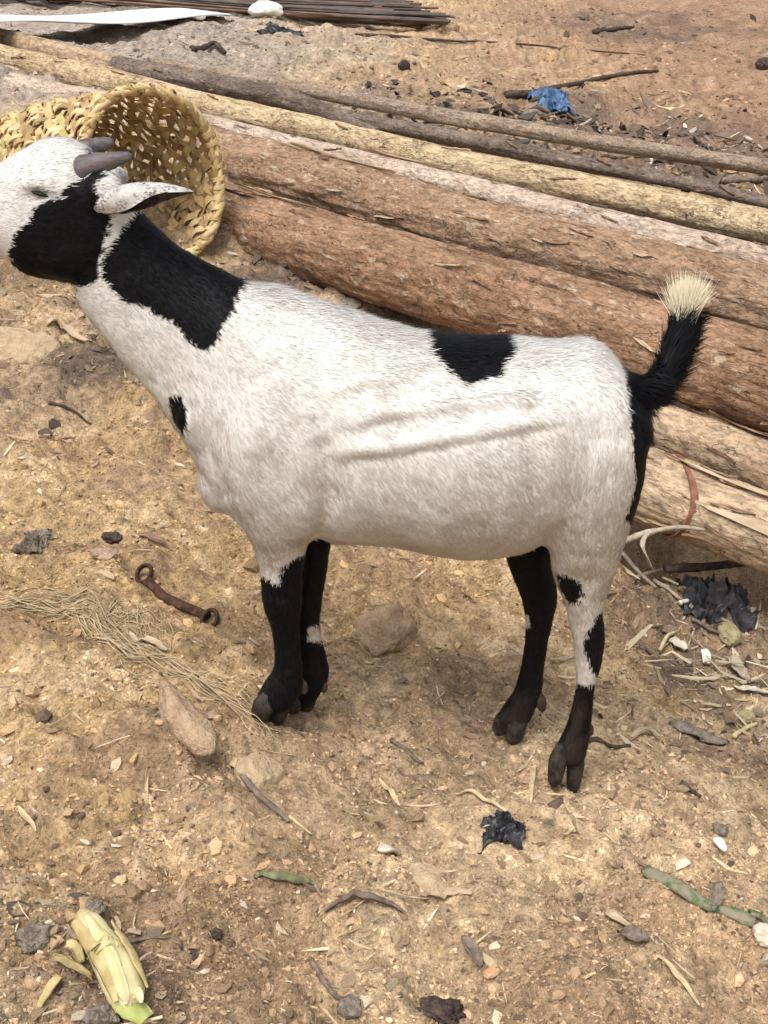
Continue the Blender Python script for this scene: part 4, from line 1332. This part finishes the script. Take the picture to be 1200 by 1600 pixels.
rock('orange_fragment', 768, 1522, (.024, .018, .016), M_SHELL, 'small orange and white fragment at the end of a grey chip', 'fragment', .3, 6, .25, 5)
sheet('dry_leaf', [(968, 1462), (990, 1472), (1014, 1474)], .034, M_TWIG, 'brown curled leaf cupped on the soil, lower right', 'leaf', .6, .0015, .004, .002, 7)
sheet('dry_leaf', [(1112, 1388), (1118, 1410), (1114, 1430)], .022, M_GREYC, 'grey withered leaf standing above the muddy green stalk', 'leaf', .6, .0015, .006, .012, 8)
sheet('white_chip', [(1114, 1318), (1122, 1326), (1132, 1336)], .016, M_WHITE, 'small white chip alone on the soil, right side', 'fragment', .3, .004, .006, .002, 9)
sheet('mouldy_peel', [(1046, 1128), (1070, 1142), (1100, 1156), (1136, 1164)], .040, M_GREYC, 'mouldy grey-green peel in the litter right of the hind leg', 'peel', -.7, .003, .008, .008, 10, None, [.6, 1, 1, .4])
sheet('wood_chip', [(74, 512), (100, 520), (142, 536)], .022, M_FLAKEP, 'long pale wood chip under the goat\'s throat', 'wood chip', .5, .004, .006, .004, 11)
sheet('wood_chip', [(196, 992), (232, 1008), (262, 1022)], .014, M_FLAKEP, 'pale wood sliver below the rusty bar', 'wood chip', .4, .003, .006, .002, 12)
sheet('bark_strip', [(215, 838), (240, 848), (262, 858)], .016, M_FLAKE, 'reddish bark sliver above the rusty bar', 'bark', .4, .003, .004, .002, 13)
sheet('wood_chip', [(1030, 1158), (1012, 1150), (985, 1160)], .016, M_FLAKEP, 'bent pale chip just right of the near hind leg', 'wood chip', .3, .003, .006, .004, 14)
sheet('straw_blade', [(836, 1196), (831, 1225), (829, 1262)], .010, M_STRAWD, 'upright pale straw blade between the hind hoofs', 'straw', .4, .001, .003, .006, 15)
sheet('straw_blade', [(1024, 1496), (1050, 1522), (1092, 1574)], .009, M_STRAWD, 'long straw sliver slanting at the lower right', 'straw', .4, .001, .003, .004, 16)
sheet('straw_blade', [(592, 1218), (608, 1240), (626, 1264)], .009, M_STRAWD, 'straw sliver right of the dark twig, below the belly', 'straw', .4, .001, .003, .003, 17)
sheet('straw_blade', [(28, 1262), (40, 1282), (56, 1302)], .009, M_STRAWD, 'straw sliver near the left edge, lower slope', 'straw', .4, .001, .003, .003, 18)
sheet('straw_blade', [(710, 1243), (750, 1252), (796, 1275)], .008, M_STRAWD, 'straw leading towards the black plastic scrap', 'straw', .4, .001, .003, .004, 19)
sheet('wood_chip', [(590, 1328), (605, 1332), (620, 1336)], .014, M_PALE, 'short pale wood block chip above the arched bark strip', 'wood chip', .1, .006, .004, 0, 20, None, [1, 1, 1])
sheet('wood_chip', [(945, 1432), (960, 1440), (985, 1452)], .012, M_FLAKEP, 'pale chip left above the brown cupped leaf', 'wood chip', .3, .003, .004, .002, 21)
# --- twigs
twig('dark_twig', [(372, 1200), (384, 1228), (404, 1252), (430, 1272), (452, 1288)], .0060, M_TWIG, 'dark grey broken twig below the front hoofs', 'twig', None, .5, .008)
twig('thin_stick', [(452, 1276), (468, 1290), (488, 1308)], .0028, M_STRAWD, 'pale straw at the lower end of the dark grey twig', 'straw')
twig('thin_stick', [(76, 630), (104, 640), (126, 652), (142, 664)], .0042, M_TWIGD, 'short dark stick on bare soil below the goat\'s neck', 'twig')
twig('thin_stick', [(1064, 1226), (1078, 1238), (1094, 1250)], .0055, M_TWIGD, 'short dark stick on the slope right of the hind hoof', 'twig')
twig('thin_stick', [(487, 1505), (505, 1535), (525, 1560), (548, 1562)], .0045, M_TWIG, 'crooked twig near the bottom edge', 'twig')
twig('thin_stick', [(612, 1160), (640, 1178), (662, 1196)], .0042, M_TWIG, 'grey stick lying under the belly between front and hind hoofs', 'twig')
twig('thin_stick', [(184, 1478), (220, 1472), (262, 1468)], .0030, M_TWIG, 'thin twig pointing right from the corn cob', 'twig')
twig('curled_straw', [(1022, 1252), (1038, 1250), (1042, 1235), (1034, 1224)], .0022, M_STRAWD, 'hooked pale straw right of the near hind hoof', 'straw')
twig('thin_stick', [(920, 1160), (945, 1163), (985, 1168)], .0050, M_TWIGD, 'dark stick touching the near hind leg', 'twig')
# vines and sticks by the lowest log
def lifted(pts, z):
    P = np.array([gp(x, y) for x, y in pts]); P[:, 2] += z
    return P
def mid3(pts):
    return np.array([at(x, y, Y) for x, y, Y in pts])
twig('dry_vine', None, .0075, M_VINE, 'grey arched vine stem touching the lowest log', 'vine', at3=mid3([(974, 846, 2.24), (1000, 836, 2.25), (1040, 826, 2.26), (1070, 824, 2.27), (1100, 828, 2.27)]), taper=.6)
twig('dry_vine', None, .0055, M_VINE, 'bleached bent vine hanging below the arched stem', 'vine', at3=mid3([(1012, 832, 2.25), (1004, 850, 2.22), (1010, 868, 2.21), (1020, 892, 2.22)]), taper=.4, flat=.5)
twig('dry_vine', None, .0060, M_VINE, 'dry twisted vine on the soil below the arched stem', 'vine', at3=mid3([(952, 918, 2.42), (980, 908, 2.45), (1010, 896, 2.49), (1042, 890, 2.52), (1058, 896, 2.52)]))
twig('thin_stick', None, .0050, M_VINE, 'dry stick slanting down beside the near thigh', 'twig', taper=.3, at3=mid3([(972, 862, 2.5), (990, 885, 2.49), (1010, 905, 2.47), (1034, 925, 2.45)]))
twig('thin_stick', [(1022, 912), (1048, 928), (1072, 944)], .0048, M_VINE, 'dry stick pointing at the white root', 'twig', .008, .3)
twig('white_root', [(1062, 950), (1072, 946), (1078, 938), (1084, 928)], .0055, M_WHITE, 'forked white root in front of the black bag', 'root', .012, .4)
twig('thin_stick', None, .010, M_TWIGD, 'dark pole end in the gap beneath the lowest log', 'twig', at3=mid3([(1040, 888, 2.44), (1090, 886, 2.46), (1150, 880, 2.5), (1230, 866, 2.56)]), taper=.1)
twig('thin_stick', [(1080, 975), (1110, 992), (1158, 1012)], .0045, M_TWIG, 'brown stick lying on the yellow stone', 'twig', .012, .3)
twig('thin_stick', [(1030, 1024), (1040, 1010), (1052, 996)], .0042, M_STRAWD, 'short straw standing up left of the yellow stone', 'straw', .010, .2, .012)
twig('thin_stick', [(1146, 1155), (1165, 1143), (1182, 1133)], .0050, M_STRAWD, 'pale stick right of the mouldy peel', 'straw', .006, .3)
sheet('wood_chip', [(1132, 1032), (1148, 1048), (1170, 1072)], .026, M_VINE, 'grey split wood piece below the yellow stone', 'wood chip', .4, .005, .008, .003, 30)
sheet('wood_chip', [(1146, 1076), (1170, 1084), (1204, 1086)], .016, M_PALE, 'pale wood sliver at the right edge below the yellow stone', 'wood chip', .4, .003, .006, .003, 31)
sheet('white_chip', [(1098, 1022), (1102, 1032), (1106, 1042)], .018, M_WHITE, 'whitish flake left below the yellow stone', 'fragment', .3, .003, .008, .002, 32)
sheet('white_chip', [(1046, 1008), (1058, 1016), (1070, 1022)], .028, M_PALE, 'broad pale flake in the litter left of the yellow stone', 'fragment', .3, .004, .008, .003, 33)
# red-brown strap round the lowest log
def strap():
    s0 = float((at(1046, 780, 2.42) - LD['A']) @ LD['ax'])
    th = np.linspace(0, 2 * np.pi, 60)
    r = np.interp(s0, LD['s'], LD['rad']); oy = np.interp(s0, LD['s'], LD['os']); oz = np.interp(s0, LD['s'], LD['ou'])
    ss = s0 - .062 * np.cos(th) + .004 * np.sin(th * 3)
    rr = r * 1.035 + .0015 * np.sin(th * 6)
    L_ = np.stack([ss, oy + rr * np.cos(th), oz + rr * np.sin(th)], 1)
    W = LD['A'] + L_[:, :1] * LD['ax'] + L_[:, 1:2] * LD['side'] + L_[:, 2:] * LD['up']
    c_ = LD['A'] + s0 * LD['ax'] + oy * LD['side'] + oz * LD['up']
    o = ribbon(W, W - c_, .013, .004, 'strap', M_STRAP, None, W[0], 1 + .25 * np.sin(th * 3))
    o.location = tuple(W[0])
    tag(o, 'red-brown strap tied round the lowest pale log', 'strap')
strap()
# --- stones and clods
rock('buried_stone', 285, 1125, (.175, .066, .060), M_CLODP, 'long brownish stone half buried beside the dry root fibres', 'stone', -.75, 1, .45, 9, .06)
rock('soil_clod', 600, 1012, (.125, .11, .125), M_CLODP, 'big pinkish clod standing behind the front hoofs', 'clod', .3, 2, .32, 9, .14)
rock('soil_clod', 405, 1220, (.075, .075, .065), M_CLOD, 'pale clod beside the dark grey twig', 'clod', .3, 3, .35, 6)
rock('pale_stone', 1192, 1466, (.045, .035, .028), M_PALE, 'rounded pale stone at the end of the muddy green stalk', 'stone', .2, 4, .3)
rock('pale_stone', 1198, 1504, (.030, .022, .040), M_PALE, 'upright pale stone at the right edge, bottom', 'stone', .2, 5, .3)
rock('yellow_stone', 1138, 992, (.045, .060, .035), M_YST, 'mossy yellow stone in the litter right of the hind leg', 'stone', .5, 6, .3)
rock('yellow_stone', 1165, 1125, (.035, .030, .030), M_YST, 'small yellowish stone right of the mouldy peel', 'stone', .1, 7, .3)
rock('soil_clod', 1125, 1300, (.026, .026, .022), M_GREYC, 'round brown pebble above the white chip', 'stone', .1, 8, .25)
rock('dark_clod', 688, 1590, (.065, .040, .030), M_DARKC, 'dark brown clump at the bottom edge, centre', 'dung', .1, 9, .3, 3, .35)
rock('dark_clod', 336, 1463, (.016, .015, .016), M_DARKC, 'tiny black lump alone right of the corn cob', 'dung', 0, 10, .25, 3, .3)
rock('grey_clod', 54, 1466, (.042, .038, .032), M_GREYC, 'grey clod left of the corn cob', 'clod', 0, 11, .3, 4, .25)
rock('grey_clod', 146, 1424, (.028, .025, .024), M_GREYC, 'small grey clod at the top end of the corn cob', 'clod', 0, 12, .3, 4, .25)
rock('grey_clod', 155, 1592, (.040, .030, .030), M_GREYC, 'dark clod touching the corn cob at the bottom edge', 'clod', 0, 13, .3, 4, .25)
rock('grey_stone', 548, 1582, (.034, .030, .030), M_GREYC, 'grey-green stone fragment at the bottom edge', 'stone', 0, 14, .3, 7)
rock('pink_stone', 126, 494, (.036, .030, .022), M_ROCKP, 'pink stone under the goat\'s throat', 'stone', 0, 15, .3)
rock('grey_clod', 62, 838, (.060, .040, .024), M_GREYC, 'dark clod behind the curled leaf scrap at the left', 'clod', .2, 16, .35, 4, .3)
rock('grey_clod', 178, 842, (.045, .024, .020), M_DARKC, 'dark brown clod uphill of the rusty bar', 'clod', -.5, 17, .35, 4, .3)
rock('grey_clod', 166, 868, (.050, .030, .022), M_ROCKP, 'pinkish clod just below the dark brown clod', 'clod', .2, 18, .35, 6, .2)
rock('grey_stone', 646, 497, (.030, .026, .024), M_GREYC, 'small grey stone behind the goat\'s back', 'stone', 0, 19, .25)
rock('grey_stone', 545, 478, (.070, .050, .030), M_GREYC, 'flat grey stone behind the goat\'s shoulder', 'stone', .3, 20, .35)
rock('white_stone', 416, 24, (.185, .13, .10), M_WHITE, 'white stone beside the roof sheet\'s tip', 'stone', 0, 21, .25)
rock('soil_clod', 832, 185, (.10, .07, .05), M_GREYC, 'earth clod left of the blue plastic scrap', 'clod', 0, 22, .3)
rock('grey_clod', 632, 106, (.06, .05, .05), M_DARKC, 'dark clod alone on the far bare ground', 'clod', 0, 23, .3)
rock('grey_clod', 1194, 105, (.09, .07, .07), M_DARKC, 'dark clod on the reddish ground at the right edge', 'clod', 0, 24, .3)
rock('soil_clod', 20, 545, (.22, .15, .045), M_CLOD, 'broad low hump of pale earth at the left edge', 'clod', .2, 25, .5, 3, .14)
# --- dry root fibres hanging over the little scarp
def fibres():
    rs = random.Random(3)
    p0 = gp(150, 990)
    VV, FF, off = [], [], 0
    paths = []
    for i in range(64):
        k_ = i % 4
        if k_ in (0, 1):
            pts = [(-20 + rs.gauss(0, 20), 945 + rs.gauss(0, 12)), (70, 948 + rs.gauss(0, 12)), (150, 965 + rs.gauss(0, 16)), (205, 1010 + rs.gauss(0, 18)), (250 + rs.gauss(0, 10), 1040 + rs.gauss(0, 16))]
        elif k_ == 2:
            pts = [(120 + rs.gauss(0, 12), 960 + rs.gauss(0, 8)), (180, 1000 + rs.gauss(0, 10)), (260, 1050 + rs.gauss(0, 8)), (330, 1082 + rs.gauss(0, 9)), (400, 1125 + rs.gauss(0, 12)), (440 + rs.gauss(0, 20), 1160 + rs.gauss(0, 14))]
        else:
            x = rs.uniform(165, 255)
            pts = [(x - 40, 965 + rs.gauss(0, 8)), (x, 968 + rs.gauss(0, 10)), (x + 12 + rs.gauss(0, 8), 990 + rs.gauss(0, 8)), (x + 14 + rs.gauss(0, 10), 1020 + rs.gauss(0, 14))]
        a_ = rs.randrange(0, max(1, len(pts) - 3)) if rs.random() < .5 else 0
        paths.append(pts[a_:])
    for i, pts in enumerate(paths):
        P = catmull(np.array([gp(x, y) for x, y in pts]), 5)
        wb = np.cumsum(np.array([[rs.gauss(0, 1), rs.gauss(0, 1)] for _ in range(len(P))]), 0) * .0022
        P[:, :2] += wb
        P[:, 2] = Hq(P[:, 0], P[:, 1]) + .002 + .009 * abs(rs.gauss(0, 1)) * np.sin(np.pi * np.linspace(0.05, 1, len(P)))
        V_, F_ = tube_geo(P - p0, np.linspace(.0013, .0005, len(P)) * rs.uniform(.35, 1.4), 4, 1, 0, i, False)
        VV.append(V_); FF += [[q + off for q in f] for f in F_]; off += len(V_)
    o = mesh_py('dry_root_fibres', np.vstack(VV), FF, M_GRASS)
    o.location = tuple(p0)
    tag(o, 'tuft of dry pale root fibres trailing down to the front hoofs', 'dry roots', kind='stuff')
fibres()

# ================================================================== FAR YARD
# roof sheet lying on the ground
def roof_sheet():
    n_, m_ = 60, 16
    c0, c1 = gp(-70, 92), gp(366, 33)
    V_ = []
    dirv = c1 - c0; L_ = np.linalg.norm(dirv[:2]); dv = dirv / np.linalg.norm(dirv)
    bk = np.array([-dv[1], dv[0], 0]); bk /= np.linalg.norm(bk)
    for lay in (0, 1):
        for i in range(n_):
            t = i / (n_ - 1)
            for j in range(m_):
                u = j / (m_ - 1)
                p = c0 + dirv * t + bk * u * .60 * (1 - .55 * t)
                z = .085 * (1 - t) ** .6 + .020 * math.sin(t * 7.5 + .5) * (1 - .4 * t) + .006 * math.sin(u * 30) + u * .03 + .010
                zz = max(float(Hq(p[0], p[1])) + .006, p[2] + z)
                V_.append((p[0], p[1], zz + (.0035 if lay else 0)))
    q = n_ * m_; F_ = []
    for i in range(n_ - 1):
        for j in range(m_ - 1):
            a_ = i * m_ + j
            F_.append([a_, a_ + 1, a_ + m_ + 1, a_ + m_]); F_.append([q + a_, q + a_ + m_, q + a_ + m_ + 1, q + a_ + 1])
        for j in (0, m_ - 1):
            a_ = i * m_ + j; F_.append([a_, a_ + m_, q + a_ + m_, q + a_])
    for i in (0, n_ - 1):
        for j in range(m_ - 1):
            a_ = i * m_ + j; F_.append([a_, a_ + 1, q + a_ + 1, q + a_])
    o = mesh_py('roof_sheet', np.array(V_) - c0, F_, M_ZINC)
    o.location = tuple(c0)
    tag(o, 'bent whitish metal roof sheet lying at the top left', 'metal sheet')
roof_sheet()
# bundle of long thin iron rods
G_ROD = 'iron rods in the bundle at the top'
rr_ = random.Random(21)
rod_me = {}
for mt in (M_BAR, M_BARR):
    V_, F_ = tube_geo(np.array([[x, .012 * math.sin(x * 1.3), .01 * math.sin(x * 2.1)] for x in np.linspace(-6, 0, 15)]), .0075, 6)
    me = bpy.data.meshes.new('rod'); me.from_pydata([tuple(v_) for v_ in V_], [], F_); me.materials.append(mt); rod_me[mt.name] = me
for i in range(210):
    lay = rr_.random() ** .8
    u = rr_.random()
    px_, py_ = 712 - 150 * u ** 1.4 - 90 * rr_.random() ** 2, 52 - 56 * u
    e = gp(px_, max(py_, -60))
    e[1] += rr_.uniform(-.05, .15)
    mt = M_BARR if rr_.random() < .45 else M_BAR
    o = bpy.data.objects.new('iron_rod', rod_me[mt.name]); link(o)
    yaw = R(rr_.gauss(-15.0, 6))
    sl = (Hq(e[0] - 3, e[1] + 3 * math.tan(-yaw)) - Hq(e[0], e[1])) / 3
    o.location = (e[0], e[1], float(Hq(e[0], e[1])) + .012 + .06 * lay)
    o.rotation_euler = (0, math.atan(float(sl)) + R(rr_.gauss(.2, .35)), yaw)
    tag(o, 'thin rusty brown rod in the long bundle at the top edge' if mt is M_BARR else 'thin dark grey rod in the long bundle at the top edge', 'rod', G_ROD)
# short pole end sticking out of the bundle
make_log('pole_piece', [(560, 18, 9, 7.9), (712, 47, 8, 7.25)], 'short tan pole end sticking out of the rod bundle', M_TAN, M_WOOD, (.2, 0), .05, .02, 24, 31)
# branches on the far ground
for pts, r, lab in (([(790, 152), (850, 144), (940, 128), (1028, 114)], .016, 'long dark branch behind the blue plastic scrap'),
                    ([(930, 54), (955, 50), (990, 46)], .018, 'short dark branch on the far reddish ground'),
                    ([(555, 54), (680, 66), (820, 76), (1010, 88)], .008, 'long thin stick on the far bare ground'),
                    ([(560, 190), (600, 160), (600, 150)], .008, None)):
    if lab: twig('fallen_branch', pts, r, M_TWIGD, lab, 'branch', None, .6, 0, 1, .3, 4)
twig('fallen_branch', [(940, 244), (985, 247), (1036, 256)], .012, M_THIN, 'thin stick between the two far poles', 'branch', None, .2)
twig('fallen_branch', [(1122, 287), (1160, 285), (1205, 277)], .014, M_TWIG, 'grey stick below the far pole at the right edge', 'branch', None, .3)
twig('fallen_branch', [(300, 80), (330, 76), (352, 88)], .014, M_TWIGD, 'dark crooked twig on the gravel above the poles', 'branch', None, .3, .02)

# ================================================================== CRUMBS, CHIPS AND STRAW (nobody could count them)
def scatter_xy(n, ylo=.95, yhi=9.5, k=1.55, spread=.40):
    u = rng.random(n)
    y = (ylo ** (1 - k) + u * (yhi ** (1 - k) - ylo ** (1 - k))) ** (1 / (1 - k))
    x = (rng.random(n) * 2 - 1) * (spread * y + .12)
    return x, y

def basis(x, y, tilt):
    n_ = gn(x, y)
    n_ = n_ + rng.normal(size=n_.shape) * tilt; n_ /= np.linalg.norm(n_, axis=1)[:, None]
    a_ = rng.random(len(x)) * 2 * np.pi
    t_ = np.stack([np.cos(a_), np.sin(a_), 0 * a_], 1); t_ -= n_ * (t_ * n_).sum(1)[:, None]; t_ /= np.linalg.norm(t_, axis=1)[:, None]
    return t_, np.cross(n_, t_), n_

M_CRUMB = attr_mat('soil_crumb', .95, .1, .30, 350)
OCT = np.array([[1, 0, 0], [-1, 0, 0], [0, 1, 0], [0, -1, 0], [0, 0, 1], [0, 0, -1]], float)
OCTF = np.array([[0, 2, 4], [2, 1, 4], [1, 3, 4], [3, 0, 4], [2, 0, 5], [1, 2, 5], [3, 1, 5], [0, 3, 5]])

def crumb_field(n, tv, tf, smin, smax, pw, thr, seed, jitter, label, ylo=.95, yhi=9.5):
    x, y = scatter_xy(n, ylo, yhi, k=1.75)
    cl = fbm(x * 7, y * 7, 0, 3, seed)
    keep = rng.random(n) < thr + (1 - thr) * smooth(-.5, .5, cl)
    x, y = x[keep], y[keep]; n = len(x)
    size = (smin + (smax - smin) * rng.random(n) ** pw) * (.7 + .3 * np.clip(y, 1, 6))
    t_, b_, n_ = basis(x, y, .4)
    sx, sy, sz = size * (.8 + .7 * rng.random(n)), size * (.7 + .4 * rng.random(n)), size * (.45 + .4 * rng.random(n))
    jit = tv[None] * (1 + jitter * rng.normal(size=(n, len(tv), 1)))
    p = np.stack([x, y, Hq(x, y)], 1) + n_ * (sz * .2)[:, None]
    V = p[:, None] + jit[..., :1] * (sx[:, None] * t_)[:, None] + jit[..., 1:2] * (sy[:, None] * b_)[:, None] + jit[..., 2:] * (sz[:, None] * n_)[:, None]
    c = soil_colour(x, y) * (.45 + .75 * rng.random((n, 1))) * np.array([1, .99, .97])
    pal = rng.random(n)
    c[pal > .975] = np.array([.56, .46, .35]) * (.7 + .4 * rng.random(((pal > .975).sum(), 1)))
    c[pal < .07] = np.array([.13, .095, .07])
    FI = (np.arange(n)[:, None, None] * len(tv) + tf[None]).reshape(-1, 3)
    o = mesh_np('soil_crumbs', V.reshape(-1, 3), FI, M_CRUMB, None, False, np.repeat(c[:, None], len(tv), 1).reshape(-1, 3))
    tag(o, label, 'gravel', kind='stuff')
crumb_field(75000, OCT, OCTF, .0012, .0038, 1.6, .25, 201, .28, 'fine loose crumbs all over the soil')
crumb_field(4500, ICO1, ICO1F, .0020, .0075, 4, .2, 209, .25, 'stones and clods on the far bare ground', 4.2, 11)
crumb_field(5500, ICO1, ICO1F, .0028, .0105, 5, .15, 207, .20, 'pea-sized clods and stones all over the soil')

def litter_field(name, n, lmin, lmax, wr, tr, palette, label, cat, zones, tilt, zone_only=False, lift=.3, ylo=.95, yhi=9.5):
    x, y = scatter_xy(n, ylo, yhi, k=1.35)
    w = np.full(n, .0 if zone_only else .40)
    for cx, cy, sx, sy, k_ in zones:
        w = w + k_ * np.exp(-(((x - cx) / sx) ** 2 + ((y - cy) / sy) ** 2))
    keep = rng.random(n) < np.clip(w * (.5 + smooth(-.5, .6, fbm(x * 6, y * 6, 0, 3, 211))), 0, 1)
    x, y = x[keep], y[keep]; n = len(x)
    L_ = lmin + (lmax - lmin) * rng.random(n) ** 2.5
    L_ = L_ * (.8 + .2 * np.clip(y, 1, 6)); W_ = L_ * (wr[0] + (wr[1] - wr[0]) * rng.random(n)); T_ = np.clip(W_ * tr, .0008, .006)
    t_, b_, n_ = basis(x, y, tilt)
    pr = np.array([[-1, -.55], [-.85, .6], [0.05, 1], [1, .45], [.8, -.6], [0, -1]], float)
    pj = pr[None] * (1 + .28 * rng.normal(size=(n, 6, 2)))
    bend = (rng.normal(size=n) * .10 * L_)[:, None] * (pj[..., 0] ** 2)
    c0 = np.stack([x, y, Hq(x, y)], 1) + n_ * (-T_ * .35 + lift * W_ * np.abs(rng.normal(size=n)) * tilt)[:, None]
    lo = c0[:, None] + pj[..., :1] * (L_ / 2)[:, None, None] * t_[:, None] + pj[..., 1:] * (W_ / 2)[:, None, None] * b_[:, None] + bend[..., None] * n_[:, None]
    hi = lo + (n_ * T_[:, None])[:, None]
    V = np.concatenate([lo, hi], 1)
    q = [[0, 5, 4, 1], [1, 4, 3, 2], [6, 7, 10, 11], [7, 8, 9, 10]] + [[i, (i + 1) % 6, 6 + (i + 1) % 6, 6 + i] for i in range(6)]
    F = (np.arange(n)[:, None, None] * 12 + np.array(q)[None]).reshape(-1, 4)
    pi = rng.integers(0, len(palette), n)
    c = np.array(palette)[pi] * (.7 + .6 * rng.random((n, 1)))
    o = mesh_np(name, V.reshape(-1, 3), F, M_CRUMB, None, False, np.repeat(c[:, None], 12, 1).reshape(-1, 3))
    return tag(o, label, cat, kind='stuff')

Z_ALL = ((.72, 2.2, .30, .38, 1.2), (-.78, 2.95, .35, .35, .9), (.75, 4.9, .8, .5, .9), (-.2, 3.35, .8, .25, .6), (.2, 1.2, .9, .25, .35), (.45, 1.9, .3, .3, .4))
litter_field('bark_chips', 6500, .005, .024, (.22, .6), .16, [(.40, .31, .20), (.46, .36, .24), (.30, .21, .135), (.22, .15, .10), (.50, .41, .30), (.36, .25, .16)], 'small bark and wood chips strewn over the soil', 'wood chips', Z_ALL, .22)
litter_field('straw_bits', 4200, .010, .058, (.04, .09), .5, [(.52, .42, .27), (.44, .34, .21), (.58, .48, .33), (.30, .22, .15)], 'short bits of straw strewn over the soil', 'straw', Z_ALL, .16)
litter_field('dark_litter', 11000, .006, .032, (.2, .7), .12, [(.12, .09, .07), (.17, .13, .095), (.23, .175, .13), (.09, .07, .06), (.30, .235, .17)], 'dark rotting leaf litter in patches on the soil', 'litter', ((.74, 2.2, .26, .34, 1.3), (-.78, 2.95, .30, .30, 1.1), (.72, 4.85, .75, .45, 2.2), (-.15, 3.4, .8, .2, .8), (1.5, 8.2, .6, .9, .8), (-.42, 1.2, .15, .15, .5)), .4, True, .6)
litter_field('pale_litter', 2600, .004, .020, (.35, .8), .15, [(.56, .50, .42), (.46, .39, .30), (.52, .46, .36)], 'pale shell-like flakes in the dark litter', 'litter', ((.74, 2.15, .26, .32, .8), (.8, 4.85, .75, .45, 1.6)), .35, True, .5)

litter_field('dark_litter', 3800, .012, .05, (.2, .7), .15, [(.09, .07, .055), (.14, .105, .08), (.20, .15, .115), (.06, .05, .045)], 'dark rubbish bits round the blue plastic scrap', 'litter', ((.72, 4.8, .65, .34, 1.6), (1.35, 4.1, .5, .3, .8)), .5, True, .8, 4.0, 5.8)
litter_field('pale_litter', 900, .010, .035, (.3, .8), .15, [(.56, .51, .44), (.46, .39, .30)], 'pale flakes round the blue plastic scrap', 'litter', ((.85, 4.8, .7, .4, 1.2),), .5, True, .8, 4.0, 5.8)

litter_field('straw_bits', 3000, .014, .075, (.04, .09), .5, [(.50, .42, .30), (.42, .34, .24), (.56, .48, .36), (.34, .27, .19)], 'dry stems tangled in front of the lowest log', 'straw', ((.66, 2.3, .22, .24, 1.4),), .35, True, .8, 1.8, 3.0)
